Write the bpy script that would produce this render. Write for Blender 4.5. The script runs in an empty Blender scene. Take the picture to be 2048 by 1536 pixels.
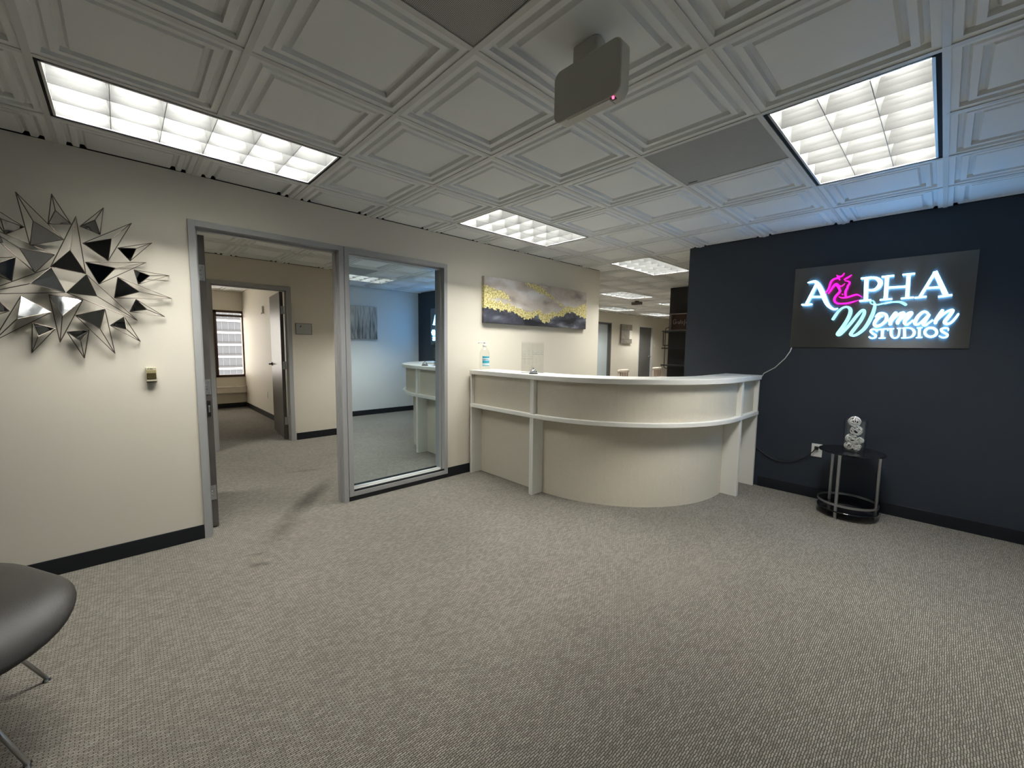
import bpy, bmesh, math, random
from mathutils import Vector, Matrix
random.seed(7)
SC = bpy.context.scene
COL = SC.collection
PI = math.pi

# ---------------------------------------------------------------- camera, world, exposure
CAM_POS = (3.5016, 0.0, 1.3685)
CR = Vector((0.68883, 0.72482, 0.01220)); CU = Vector((-0.07342, 0.05301, 0.99589)); CW = Vector((-0.72120, 0.68689, -0.08973))
cd = bpy.data.cameras.new('camera'); cam = bpy.data.objects.new('camera', cd); COL.objects.link(cam)
cd.sensor_width = 36.0; cd.sensor_fit = 'HORIZONTAL'; cd.lens = 818.823 / 2048 * 36.0
cd.clip_start = 0.03; cd.clip_end = 500
cam.matrix_world = Matrix(((CR.x, CU.x, -CW.x, CAM_POS[0]), (CR.y, CU.y, -CW.y, CAM_POS[1]), (CR.z, CU.z, -CW.z, CAM_POS[2]), (0, 0, 0, 1)))
SC.camera = cam
SC.view_settings.view_transform = 'Standard'; SC.view_settings.look = 'None'
SC.view_settings.gamma = 1.0; SC.view_settings.use_curve_mapping = False
SC.view_settings.exposure = EXPOSURE = 0.0
wd = bpy.data.worlds.new('sky'); SC.world = wd; wd.use_nodes = True
wd.node_tree.nodes['Background'].inputs[0].default_value = (1.0, 0.91, 0.78, 1)
wd.node_tree.nodes['Background'].inputs[1].default_value = 6.0
TUBE = 232.0          # fluorescent tube radiance
SIGN_GLOW = 12.0      # LED letters

# ---------------------------------------------------------------- materials
MATS = {}
def nodes(name):
    m = bpy.data.materials.new(name); m.use_nodes = True; MATS[name] = m
    nt = m.node_tree; return m, nt, nt.nodes['Principled BSDF']
def N(nt, typ, **kw):
    n = nt.nodes.new(typ)
    for k, v in kw.items(): setattr(n, k, v)
    return n
def mat(name, col, rough=0.5, metal=0.0, spec=0.5, var=0.0, vscale=8.0, bump=0.0, bscale=200.0, emit=None, estr=0.0, coat=0.0, trans=0.0, ior=1.45):
    m, nt, p = nodes(name)
    p.inputs['Base Color'].default_value = (*col, 1); p.inputs['Roughness'].default_value = rough
    p.inputs['Metallic'].default_value = metal; p.inputs['Specular IOR Level'].default_value = spec
    p.inputs['Coat Weight'].default_value = coat; p.inputs['Transmission Weight'].default_value = trans; p.inputs['IOR'].default_value = ior
    if emit: p.inputs['Emission Color'].default_value = (*emit, 1); p.inputs['Emission Strength'].default_value = estr
    tc = N(nt, 'ShaderNodeTexCoord')
    if var > 0:
        nz = N(nt, 'ShaderNodeTexNoise'); nz.inputs['Scale'].default_value = vscale; nz.inputs['Detail'].default_value = 4
        nt.links.new(tc.outputs['Object'], nz.inputs['Vector'])
        mx = N(nt, 'ShaderNodeMix', data_type='RGBA')
        mx.inputs[6].default_value = tuple(c * (1 - var) for c in col) + (1,); mx.inputs[7].default_value = tuple(min(1, c * (1 + var)) for c in col) + (1,)
        nt.links.new(nz.outputs['Fac'], mx.inputs[0]); nt.links.new(mx.outputs[2], p.inputs['Base Color'])
    if bump > 0:
        nz = N(nt, 'ShaderNodeTexNoise'); nz.inputs['Scale'].default_value = bscale; nz.inputs['Detail'].default_value = 3
        nt.links.new(tc.outputs['Object'], nz.inputs['Vector'])
        b = N(nt, 'ShaderNodeBump'); b.inputs['Strength'].default_value = bump; b.inputs['Distance'].default_value = 0.002
        nt.links.new(nz.outputs['Fac'], b.inputs['Height']); nt.links.new(b.outputs['Normal'], p.inputs['Normal'])
    return m

mat('wall_paint', (0.66, 0.615, 0.52), 0.55, var=0.02, vscale=1.5, bump=0.12, bscale=260)
mat('wall_white', (0.74, 0.73, 0.69), 0.55, var=0.02, vscale=1.5, bump=0.12, bscale=260)
mat('wall_navy', (0.021, 0.028, 0.040), 0.5, var=0.05, vscale=2, bump=0.15, bscale=260)
mat('wall_black', (0.012, 0.012, 0.014), 0.6, bump=0.1)
mat('tile_white', (0.80, 0.81, 0.80), 0.55, var=0.02, vscale=3, bump=0.05, bscale=300)
mat('grid_grey', (0.66, 0.66, 0.64), 0.45)
mat('plenum', (0.02, 0.02, 0.02), 0.9)
mat('panel_grey', (0.34, 0.345, 0.335), 0.8, var=0.06, vscale=40, bump=0.2, bscale=400)
mat('base_black', (0.006, 0.008, 0.012), 0.42)
mat('alu', (0.34, 0.34, 0.335), 0.36, spec=0.6)
mat('alu_light', (0.66, 0.66, 0.64), 0.4, metal=0.2)
mat('hinge_steel', (0.42, 0.43, 0.44), 0.3, metal=0.9)
mat('screw', (0.65, 0.66, 0.66), 0.25, metal=1.0)
mat('chrome', (0.75, 0.76, 0.77), 0.08, metal=1.0)
mat('brushed', (0.45, 0.45, 0.46), 0.28, metal=1.0)
mat('black_gloss', (0.006, 0.006, 0.008), 0.12)
mat('black_satin', (0.012, 0.012, 0.012), 0.4)
mat('black_gap', (0.004, 0.004, 0.004), 0.8)
mat('desk_white', (0.74, 0.73, 0.68), 0.42, var=0.02, vscale=5)
mat('desk_fabric', (0.60, 0.555, 0.455), 0.75, var=0.07, vscale=60, bump=0.25, bscale=500)
mat('desk_edge', (0.33, 0.22, 0.17), 0.5)
mat('plastic_white', (0.70, 0.70, 0.67), 0.35)
mat('plastic_beige', (0.55, 0.50, 0.36), 0.45)
mat('plastic_olive', (0.30, 0.26, 0.13), 0.4)
mat('plastic_brown', (0.06, 0.045, 0.018), 0.35)
mat('exit_white', (0.58, 0.575, 0.53), 0.4)
mat('leather', (0.032, 0.029, 0.026), 0.52, var=0.12, vscale=9, bump=0.3, bscale=220)
mat('louver', (0.063, 0.064, 0.062), 0.4, spec=0.2)
mat('reflector', (0.16, 0.16, 0.155), 0.5)
mat('tube_light', (0.9, 0.9, 0.9), 0.4, emit=(1.0, 0.988, 0.94), estr=TUBE)
mat('led_red', (0.9, 0.05, 0.1), 0.3, emit=(1.0, 0.08, 0.18), estr=4)
mat('letter_white', (0.8, 0.95, 1.0), 0.4, emit=(0.17, 0.50, 1.0), estr=SIGN_GLOW)
mat('letter_cyan', (0.6, 0.92, 1.0), 0.4, emit=(0.36, 0.80, 0.95), estr=1.1)
mat('letter_pink', (0.9, 0.03, 0.6), 0.4, emit=(1.0, 0.012, 0.55), estr=1.5)
mat('mirror_dark', (0.30, 0.31, 0.32), 0.05, metal=1.0, var=0.12, vscale=30)
mat('wire_bronze', (0.09, 0.075, 0.06), 0.35, metal=0.8)
mat('wood_door', (0.085, 0.075, 0.068), 0.35, var=0.3, vscale=6)
mat('door_grey', (0.10, 0.10, 0.092), 0.45, var=0.1, vscale=4)
mat('door_pale', (0.40, 0.45, 0.46), 0.4, var=0.04, vscale=2)
mat('brown_frame', (0.045, 0.022, 0.012), 0.4)
mat('rattan', (0.86, 0.81, 0.74), 0.7, var=0.15, vscale=60)
mat('label_white', (0.80, 0.88, 0.88), 0.4)
mat('label_teal', (0.06, 0.36, 0.46), 0.4)
mat('label_dark', (0.05, 0.10, 0.16), 0.4)
mat('sign_wood', (0.045, 0.020, 0.016), 0.6, var=0.35, vscale=14)
mat('sign_script', (0.30, 0.27, 0.26), 0.6)
mat('crate_edge', (0.24, 0.21, 0.19), 0.6)
mat('art_grey', (0.22, 0.20, 0.165), 0.7, var=0.45, vscale=9)
mat('art_dark', (0.10, 0.09, 0.075), 0.7, var=0.3, vscale=9)
mat('paper', (0.72, 0.69, 0.60), 0.7, var=0.08, vscale=12)
mat('stripe_light', (0.62, 0.56, 0.48), 0.8)
mat('stripe_brown', (0.16, 0.09, 0.06), 0.8)
mat('cord_white', (0.55, 0.55, 0.52), 0.5)
mat('cord_black', (0.01, 0.01, 0.01), 0.5)
mat('plate_grey', (0.40, 0.40, 0.39), 0.3, metal=0.3)
mat('dark_ink', (0.05, 0.05, 0.045), 0.5)
mat('concrete_white', (0.62, 0.61, 0.59), 0.8, var=0.04, vscale=0.5)
mat('facade_glass', (0.085, 0.095, 0.115), 0.15, var=0.35, vscale=0.35)
mat('facade_sill', (0.075, 0.08, 0.09), 0.5)
mat('facade_mullion', (0.17, 0.18, 0.19), 0.5)

def glass(name, tint, rough=0.02, strength=1.0):
    """thin clear sheet: see-through, with Fresnel reflections"""
    m, nt, p = nodes(name); out = nt.nodes['Material Output']; nt.nodes.remove(p)
    tr = N(nt, 'ShaderNodeBsdfTransparent'); tr.inputs[0].default_value = (*tint, 1)
    gl = N(nt, 'ShaderNodeBsdfGlossy'); gl.inputs['Roughness'].default_value = rough
    lw = N(nt, 'ShaderNodeLayerWeight'); lw.inputs[0].default_value = 0.5
    pw = N(nt, 'ShaderNodeMath', operation='POWER'); pw.inputs[1].default_value = 4.0
    mu = N(nt, 'ShaderNodeMath', operation='MULTIPLY_ADD'); mu.inputs[1].default_value = 0.45 * strength; mu.inputs[2].default_value = 0.035 * strength
    mx = N(nt, 'ShaderNodeMixShader')
    nt.links.new(lw.outputs['Facing'], pw.inputs[0]); nt.links.new(pw.outputs[0], mu.inputs[0])
    nt.links.new(mu.outputs[0], mx.inputs[0]); nt.links.new(tr.outputs[0], mx.inputs[1]); nt.links.new(gl.outputs[0], mx.inputs[2]); nt.links.new(mx.outputs[0], out.inputs[0])
glass('clear_acrylic', (0.994, 0.996, 0.992), 0.02, 1.5)
glass('bottle_clear', (0.955, 0.965, 0.955))
glass('vase_glass', (0.95, 0.965, 0.965), 0.02, 1.6)
glass('window_glass', (0.97, 0.98, 1.0), 0.0)

# reflective-film glazing of the sidelight: mostly mirror, a little see-through
m, nt, p = nodes('film_glass')
p.inputs['Base Color'].default_value = (0.78, 0.90, 0.95, 1); p.inputs['Metallic'].default_value = 1.0; p.inputs['Roughness'].default_value = 0.012
out = nt.nodes['Material Output']; tr = N(nt, 'ShaderNodeBsdfTransparent'); mx = N(nt, 'ShaderNodeMixShader'); mx.inputs[0].default_value = 0.06
nt.links.new(p.outputs[0], mx.inputs[1]); nt.links.new(tr.outputs[0], mx.inputs[2]); nt.links.new(mx.outputs[0], out.inputs[0])

# carpet: rows of loops running along Y, with wear stains of their own shape
m, nt, p = nodes('carpet')
L = nt.links.new
tc = N(nt, 'ShaderNodeTexCoord')
mp = N(nt, 'ShaderNodeMapping'); mp.inputs['Rotation'].default_value = (0, 0, PI / 2); L(tc.outputs['Object'], mp.inputs['Vector'])
dn = N(nt, 'ShaderNodeTexNoise'); dn.inputs['Scale'].default_value = 35; dn.inputs['Detail'].default_value = 2; L(tc.outputs['Object'], dn.inputs['Vector'])
vm = N(nt, 'ShaderNodeVectorMath', operation='MULTIPLY_ADD'); vm.inputs[1].default_value = (0.008, 0.008, 0); L(dn.outputs['Color'], vm.inputs[0]); L(mp.outputs[0], vm.inputs[2])
br = N(nt, 'ShaderNodeTexBrick', offset=0.5, offset_frequency=2)
br.inputs['Color1'].default_value = (0.262, 0.242, 0.206, 1); br.inputs['Color2'].default_value = (0.41, 0.382, 0.33, 1); br.inputs['Mortar'].default_value = (0.10, 0.09, 0.074, 1)
br.inputs['Scale'].default_value = 1.0; br.inputs['Mortar Size'].default_value = 0.0021; br.inputs['Mortar Smooth'].default_value = 0.8
br.inputs['Brick Width'].default_value = 0.024; br.inputs['Row Height'].default_value = 0.0075
L(vm.outputs[0], br.inputs['Vector'])
nz = N(nt, 'ShaderNodeTexNoise'); nz.inputs['Scale'].default_value = 260; nz.inputs['Detail'].default_value = 2; L(tc.outputs['Object'], nz.inputs['Vector'])
n2 = N(nt, 'ShaderNodeTexNoise'); n2.inputs['Scale'].default_value = 1.1; n2.inputs['Detail'].default_value = 3; L(tc.outputs['Object'], n2.inputs['Vector'])
def ramp(fac, stops):
    r = N(nt, 'ShaderNodeValToRGB'); e = r.color_ramp.elements
    while len(e) < len(stops): e.new(0.5)
    for el, (pos, v) in zip(e, stops): el.position = pos; el.color = (v, v, v, 1)
    L(fac, r.inputs[0]); return r.outputs[0]
def mulc(a, b):
    x = N(nt, 'ShaderNodeMix', data_type='RGBA', blend_type='MULTIPLY'); x.inputs[0].default_value = 1.0; L(a, x.inputs[6]); L(b, x.inputs[7]); return x.outputs[2]
c = mulc(br.outputs['Color'], ramp(nz.outputs['Fac'], [(0.25, 0.62), (0.75, 1.12)]))
c = mulc(c, ramp(n2.outputs['Fac'], [(0.3, 0.9), (0.7, 1.04)]))
def stain(cx, cy, rx, ry, ang, depth, thr, nscale):
    """a soiled patch: an ellipse broken up by noise"""
    global c
    q = N(nt, 'ShaderNodeMapping', vector_type='TEXTURE'); q.inputs['Location'].default_value = (cx, cy, 0); q.inputs['Rotation'].default_value = (0, 0, ang); q.inputs['Scale'].default_value = (rx, ry, 1)
    L(tc.outputs['Object'], q.inputs['Vector'])
    ln = N(nt, 'ShaderNodeVectorMath', operation='LENGTH'); L(q.outputs[0], ln.inputs[0])
    a = N(nt, 'ShaderNodeTexNoise'); a.inputs['Scale'].default_value = nscale; a.inputs['Detail'].default_value = 4; L(tc.outputs['Object'], a.inputs['Vector'])
    s = N(nt, 'ShaderNodeMath', operation='MULTIPLY_ADD'); s.inputs[1].default_value = thr; L(a.outputs['Fac'], s.inputs[0]); L(ln.outputs['Value'], s.inputs[2])
    c = mulc(c, ramp(s.outputs[0], [(0.35, depth), (0.95, 1.0)]))
stain(0.66, 0.56, 0.19, 0.065, 1.1, 0.50, 0.9, 30)
stain(0.50, 0.57, 0.13, 0.045, 1.2, 0.55, 0.9, 34)
stain(-0.30, 1.14, 0.95, 0.16, -0.66, 0.52, 0.45, 4)
stain(0.25, 0.78, 0.45, 0.17, -0.75, 0.72, 0.6, 8)
stain(-1.2, 1.40, 0.4, 0.06, 1.3, 0.72, 0.6, 10)
stain(2.76, 1.43, 0.05, 0.04, 0.4, 0.65, 0.8, 40)
L(c, p.inputs['Base Color']); p.inputs['Roughness'].default_value = 0.95; p.inputs['Specular IOR Level'].default_value = 0.1
b = N(nt, 'ShaderNodeBump'); b.inputs['Strength'].default_value = 0.7; b.inputs['Distance'].default_value = 0.003
hm = N(nt, 'ShaderNodeMath', operation='MULTIPLY_ADD'); hm.inputs[1].default_value = -1.0; L(br.outputs['Fac'], hm.inputs[0]); L(nz.outputs['Fac'], hm.inputs[2])
L(hm.outputs[0], b.inputs['Height']); L(b.outputs['Normal'], p.inputs['Normal'])

# brushed steel of the sign plate (grain along X)
m, nt, p = nodes('sign_steel')
L = nt.links.new
tc = N(nt, 'ShaderNodeTexCoord'); mp = N(nt, 'ShaderNodeMapping'); mp.inputs['Scale'].default_value = (1.5, 4, 140); L(tc.outputs['Object'], mp.inputs['Vector'])
nz = N(nt, 'ShaderNodeTexNoise'); nz.inputs['Scale'].default_value = 3; nz.inputs['Detail'].default_value = 3; L(mp.outputs[0], nz.inputs['Vector'])
b = N(nt, 'ShaderNodeBump'); b.inputs['Strength'].default_value = 0.25; b.inputs['Distance'].default_value = 0.0005; L(nz.outputs['Fac'], b.inputs['Height']); L(b.outputs['Normal'], p.inputs['Normal'])
p.inputs['Base Color'].default_value = (0.22, 0.215, 0.205, 1); p.inputs['Metallic'].default_value = 1.0; p.inputs['Roughness'].default_value = 0.30
p.inputs['Anisotropic'].default_value = 0.85; p.inputs['Anisotropic Rotation'].default_value = 0.25
tg = N(nt, 'ShaderNodeTangent', direction_type='RADIAL', axis='Z'); L(tg.outputs[0], p.inputs['Tangent'])

# perforated return-air panel
m, nt, p = nodes('perforated')
L = nt.links.new
tc = N(nt, 'ShaderNodeTexCoord'); vo = N(nt, 'ShaderNodeTexVoronoi'); vo.inputs['Scale'].default_value = 190; vo.inputs['Randomness'].default_value = 0.0; L(tc.outputs['Object'], vo.inputs['Vector'])
r = N(nt, 'ShaderNodeValToRGB'); r.color_ramp.elements[0].position = 0.30; r.color_ramp.elements[0].color = (0.07, 0.07, 0.07, 1); r.color_ramp.elements[1].position = 0.42; r.color_ramp.elements[1].color = (0.52, 0.52, 0.50, 1)
L(vo.outputs['Distance'], r.inputs[0]); L(r.outputs[0], p.inputs['Base Color']); p.inputs['Roughness'].default_value = 0.6

# the long abstract canvas: clouds, a navy foot and gold-leaf seams (flat paint)
m, nt, p = nodes('canvas_gold')
L = nt.links.new
tc = N(nt, 'ShaderNodeTexCoord'); sp = N(nt, 'ShaderNodeSeparateXYZ'); L(tc.outputs['Generated'], sp.inputs[0])
nA = N(nt, 'ShaderNodeTexNoise'); nA.inputs['Scale'].default_value = 34; nA.inputs['Detail'].default_value = 6; L(tc.outputs['Object'], nA.inputs['Vector'])
nB = N(nt, 'ShaderNodeTexNoise'); nB.inputs['Scale'].default_value = 3.2; nB.inputs['Detail'].default_value = 6; nB.inputs['Distortion'].default_value = 0.3
mB = N(nt, 'ShaderNodeMapping'); mB.inputs['Scale'].default_value = (1, 0.75, 1.9); mB.inputs['Rotation'].default_value = (0.35, 0, 0); L(tc.outputs['Object'], mB.inputs['Vector']); L(mB.outputs[0], nB.inputs['Vector'])
def math_(op, a, b_):
    x = N(nt, 'ShaderNodeMath', operation=op)
    for i, v in enumerate((a, b_)):
        if isinstance(v, (int, float)): x.inputs[i].default_value = v
        else: L(v, x.inputs[i])
    return x.outputs[0]
u = sp.outputs['Y']; v = math_('ADD', sp.outputs['Z'], math_('MULTIPLY', math_('SUBTRACT', nA.outputs['Fac'], 0.5), 0.24))
def curve(stops):
    r = N(nt, 'ShaderNodeValToRGB'); e = r.color_ramp.elements
    while len(e) < len(stops): e.new(0.5)
    for el, (pos, val) in zip(e, stops): el.position = pos; el.color = (val, val, val, 1)
    L(u, r.inputs[0]); return r.outputs[0]
lo1 = curve([(0.0, 0.319), (0.104, 0.31), (0.24, 0.279), (0.336, 0.146), (0.4, 0.165), (0.464, 0.261), (0.496, 0.131), (0.536, 0.068), (0.584, 0.143), (0.64, 0.282), (0.72, 0.287), (0.768, 0.4), (0.824, 0.434), (0.92, 0.327), (1.0, 0.278)])
hi1 = curve([(0.0, 0.517), (0.08, 0.499), (0.24, 0.425), (0.352, 0.326), (0.416, 0.329), (0.464, 0.395), (0.536, 0.293), (0.608, 0.386), (0.656, 0.376), (0.704, 0.417), (0.76, 0.575), (0.864, 0.54), (0.928, 0.634), (1.0, 0.7)])
lo2 = curve([(0.0, 0.50), (0.12, 0.561), (0.224, 0.56), (0.26, 0.9)]); hi2 = curve([(0.0, 0.819), (0.08, 0.745), (0.16, 0.695), (0.232, 0.551), (0.26, 0.0)])
lo3 = curve([(0.30, 1.0), (0.328, 0.992), (0.4, 0.875), (0.48, 0.804), (0.592, 0.741), (0.672, 0.593), (0.72, 0.513), (0.76, 0.9)])
hi3 = curve([(0.30, 0.0), (0.328, 1.0), (0.448, 1.0), (0.528, 0.898), (0.592, 0.775), (0.672, 0.625), (0.752, 0.583), (0.77, 0.0)])
def band(lo, hi): return math_('MULTIPLY', math_('GREATER_THAN', v, lo), math_('LESS_THAN', v, hi))
gold = math_('MAXIMUM', band(lo1, hi1), math_('MAXIMUM', band(lo2, hi2), band(lo3, hi3)))
navy = math_('LESS_THAN', v, lo1)
def mixc(f, a, b_):
    x = N(nt, 'ShaderNodeMix', data_type='RGBA'); 
    for i, val in ((0, f), (6, a), (7, b_)):
        if isinstance(val, tuple): x.inputs[i].default_value = val
        else: L(val, x.inputs[i])
    return x.outputs[2]
def cr(fac, stops):
    r = N(nt, 'ShaderNodeValToRGB'); e = r.color_ramp.elements
    while len(e) < len(stops): e.new(0.5)
    for el, (pos, col) in zip(e, stops): el.position = pos; el.color = (*col, 1)
    L(fac, r.inputs[0]); return r.outputs[0]
sky = cr(nB.outputs['Fac'], [(0.3, (0.16, 0.155, 0.155)), (0.44, (0.42, 0.36, 0.315)), (0.55, (0.52, 0.475, 0.44)), (0.68, (0.68, 0.66, 0.65))])
ink = cr(nB.outputs['Fac'], [(0.40, (0.010, 0.011, 0.016)), (0.52, (0.06, 0.065, 0.088)), (0.66, (0.26, 0.27, 0.31))])
nC = N(nt, 'ShaderNodeTexNoise'); nC.inputs['Scale'].default_value = 55; nC.inputs['Detail'].default_value = 3; L(tc.outputs['Object'], nC.inputs['Vector'])
leaf = cr(nC.outputs['Fac'], [(0.35, (0.33, 0.25, 0.08)), (0.5, (0.60, 0.52, 0.20)), (0.65, (0.84, 0.79, 0.47))])
col = mixc(gold, mixc(navy, sky, ink), leaf)
L(col, p.inputs['Base Color']); p.inputs['Roughness'].default_value = 0.6

# grey streaked canvas
m, nt, p = nodes('canvas_grey')
L = nt.links.new
tc = N(nt, 'ShaderNodeTexCoord'); mp = N(nt, 'ShaderNodeMapping'); mp.inputs['Scale'].default_value = (1, 26, 3); L(tc.outputs['Object'], mp.inputs['Vector'])
nz = N(nt, 'ShaderNodeTexNoise'); nz.inputs['Scale'].default_value = 1.3; nz.inputs['Detail'].default_value = 5; L(mp.outputs[0], nz.inputs['Vector'])
sp = N(nt, 'ShaderNodeSeparateXYZ'); L(tc.outputs['Generated'], sp.inputs[0])
a = N(nt, 'ShaderNodeMath', operation='MULTIPLY_ADD'); a.inputs[1].default_value = 0.35; L(sp.outputs['Z'], a.inputs[0]); L(nz.outputs['Fac'], a.inputs[2])
r = N(nt, 'ShaderNodeValToRGB'); r.color_ramp.elements[0].position = 0.45; r.color_ramp.elements[0].color = (0.10, 0.105, 0.11, 1); r.color_ramp.elements[1].position = 0.85; r.color_ramp.elements[1].color = (0.55, 0.53, 0.48, 1)
L(a.outputs[0], r.inputs[0]); L(r.outputs[0], p.inputs['Base Color']); p.inputs['Roughness'].default_value = 0.7

# ---------------------------------------------------------------- geometry helpers
class MB:
    def __init__(s): s.v = []; s.f = []
    def add(s, vs, fs):
        o = len(s.v); s.v += [tuple(x) for x in vs]; s.f += [tuple(i + o for i in f) for f in fs]; return s
    def box(s, x0, y0, z0, x1, y1, z1):
        if x1 < x0: x0, x1 = x1, x0
        if y1 < y0: y0, y1 = y1, y0
        if z1 < z0: z0, z1 = z1, z0
        return s.add([(x0, y0, z0), (x1, y0, z0), (x1, y1, z0), (x0, y1, z0), (x0, y0, z1), (x1, y0, z1), (x1, y1, z1), (x0, y1, z1)],
                     [(0, 3, 2, 1), (4, 5, 6, 7), (0, 1, 5, 4), (1, 2, 6, 5), (2, 3, 7, 6), (3, 0, 4, 7)])
    def prism(s, poly, z0, z1):
        """poly: counter-clockwise xy outline"""
        n = len(poly)
        return s.add([(x, y, z0) for x, y in poly] + [(x, y, z1) for x, y in poly],
                     [tuple(range(n - 1, -1, -1)), tuple(range(n, 2 * n))] + [(i, (i + 1) % n, n + (i + 1) % n, n + i) for i in range(n)])
    def lathe(s, prof, cx=0, cy=0, n=24, cap=True):
        """prof: (radius, z) from bottom to top"""
        vs = []; k = len(prof)
        for i in range(n):
            a = 2 * PI * i / n
            for r, z in prof: vs.append((cx + r * math.cos(a), cy + r * math.sin(a), z))
        fs = []
        for i in range(n):
            j = (i + 1) % n
            for q in range(k - 1): fs.append((i * k + q, j * k + q, j * k + q + 1, i * k + q + 1))
        if cap:
            fs.append(tuple(i * k for i in range(n - 1, -1, -1))); fs.append(tuple(i * k + k - 1 for i in range(n)))
        return s.add(vs, fs)
    def tube(s, pts, r, n=8, closed=False):
        pts = [Vector(q) for q in pts]; m_ = len(pts); vs = []; up = None
        for i, q in enumerate(pts):
            if closed: t = pts[(i + 1) % m_] - pts[i - 1]
            else: t = pts[min(i + 1, m_ - 1)] - pts[max(i - 1, 0)]
            t.normalize()
            if up is None:
                up = Vector((0, 0, 1)) if abs(t.z) < 0.9 else Vector((1, 0, 0))
            a = t.cross(up).normalized(); up = a.cross(t).normalized()
            rr = r[i] if isinstance(r, (list, tuple)) else r
            for k in range(n):
                th = 2 * PI * k / n; vs.append(q + a * (rr * math.cos(th)) + up * (rr * math.sin(th)))
        fs = []
        for i in range(m_ if closed else m_ - 1):
            j = (i + 1) % m_
            for k in range(n): fs.append((i * n + k, i * n + (k + 1) % n, j * n + (k + 1) % n, j * n + k))
        if not closed:
            fs.append(tuple(range(n - 1, -1, -1))); fs.append(tuple((m_ - 1) * n + k for k in range(n)))
        return s.add(vs, fs)
    def xf(s, M):
        s.v = [tuple(M @ Vector(q)) for q in s.v]; return s
    def mesh(s, name, m_, smooth=False):
        me = bpy.data.meshes.new(name); me.from_pydata(s.v, [], s.f); me.materials.append(MATS[m_])
        bm = bmesh.new(); bm.from_mesh(me); bmesh.ops.recalc_face_normals(bm, faces=bm.faces); bm.to_mesh(me); bm.free()
        if smooth: me.shade_smooth()
        return me

def link(o, parent=None):
    COL.objects.link(o)
    if parent is not None:
        o.parent = parent; o.matrix_parent_inverse = parent.matrix_basis.inverted() if parent.parent is None else (parent.parent.matrix_basis @ parent.matrix_parent_inverse @ parent.matrix_basis).inverted()
    return o
def part(name, mb, m_, parent=None, bev=0.0, smooth=False, label=None, auto=False):
    o = bpy.data.objects.new(name, mb.mesh(name, m_, smooth)); link(o, parent)
    if bev > 0:
        b_ = o.modifiers.new('bevel', 'BEVEL'); b_.width = bev; b_.segments = 2; b_.limit_method = 'ANGLE'; b_.angle_limit = math.radians(40)
    if auto: o.data.set_sharp_from_angle(angle=math.radians(35))
    if label: o['label'] = label
    return o
def tag(o, label, cat, group=None, kind=None):
    o['label'] = label; o['category'] = cat
    if group: o['group'] = group
    if kind: o['kind'] = kind
    return o
def thing(name, loc, label, cat, group=None, kind=None, rz=0.0):
    o = bpy.data.objects.new(name, None); o.empty_display_size = 0.1; COL.objects.link(o); o.location = loc; o.rotation_euler = (0, 0, rz)
    o.matrix_basis = Matrix.Translation(loc) @ Matrix.Rotation(rz, 4, 'Z')
    return tag(o, label, cat, group, kind)
def struct(name, mb, m_, label, cat, bev=0.0):
    return tag(part(name, mb, m_, bev=bev), label, cat, kind='structure')
def copy_tree(o, loc, parent=None):
    def rec(src, par):
        c_ = src.copy(); COL.objects.link(c_); c_.parent = par
        for ch in src.children: rec(ch, c_)
        return c_
    c_ = rec(o, parent); c_.location = loc; return c_

HC = 2.469                   # ceiling height
GX, GY, T = 0.3795, -0.204, 0.6096   # ceiling grid origin and pitch
YD = 4.618                   # face of the navy wall
XR = 4.125                   # face of the right-hand wall
YB = -3.2                    # wall behind the viewer

# ---------------------------------------------------------------- the shell
X0B, X1B, Y0B, Y1B = -7.09, 4.245, -3.32, 15.72       # outline of the floor plate
struct('floor', MB().box(X0B, Y0B, -0.12, X1B, Y1B, 0.0), 'carpet', 'grey-brown ribbed loop carpet, soiled near the doorway', 'floor')

def wall_x(x0, x1, y0, y1, holes=(), top=HC + 0.0065):
    """wall slab between two x planes with rectangular openings (ya, yb, za, zb)"""
    b_ = MB(); y = y0
    for ya, yb, za, zb in sorted(holes):
        b_.box(x0, y, 0, x1, ya, top)
        if za > 0.001: b_.box(x0, ya, 0, x1, yb, za)
        b_.box(x0, ya, zb, x1, yb, top); y = yb
    b_.box(x0, y, 0, x1, y1, top); return b_
D1 = (0.375, 1.358, 0.0, 2.166); S1 = (1.398, 2.392, 0.06, 2.166)
struct('wall_left', wall_x(-0.12, 0, YB, 5.06, [D1, S1]), 'wall_paint', 'cream painted wall with doorway, sidelight and long canvas', 'wall')
struct('wall_right', MB().box(XR, YB, 0, XR + 0.12, YD, HC + 0.0065), 'wall_white', 'off-white wall mirrored in the sidelight glass', 'wall')
struct('wall_front', MB().box(0, YB - 0.12, 0, XR, YB, HC + 0.0065), 'wall_navy', 'second navy wall, opposite the one with the sign', 'wall')
struct('wall_navy', MB().box(1.483, YD, 0, XR, YD + 0.12, HC + 0.0065), 'wall_navy', 'matte navy-black feature wall carrying the lit sign', 'wall')
struct('wall_passage', MB().box(-3.7, 4.94, 0, -0.12, 5.06, HC + 0.0065), 'wall_paint', 'cream wall turning away behind the long canvas', 'wall')
struct('wall_shelf', MB().box(-0.022, 7.33, 0, 1.65, 7.45, HC + 0.0065), 'wall_black', 'narrow black wall behind the wall shelf', 'wall')
DF1 = (10.12, 11.08, 0.0, 2.13); DF2 = (12.80, 13.74, 0.0, 2.13)
struct('wall_far', wall_x(-3.82, -3.7, 5.06, 15.6, [DF1, DF2]), 'wall_paint', 'distant cream wall with two closed doors', 'wall')
struct('wall_far_end', MB().box(-3.7, 15.6, 0, 1.65, 15.72, HC + 0.0065), 'wall_paint', 'cream end wall of the far office', 'wall')
struct('wall_far_right', MB().box(1.65, YD + 0.12, 0, 1.77, 15.6, HC + 0.0065), 'wall_paint', 'cream side wall of the far office', 'wall')
D2 = (0.82, 1.715, 0.0, 2.13)
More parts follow.
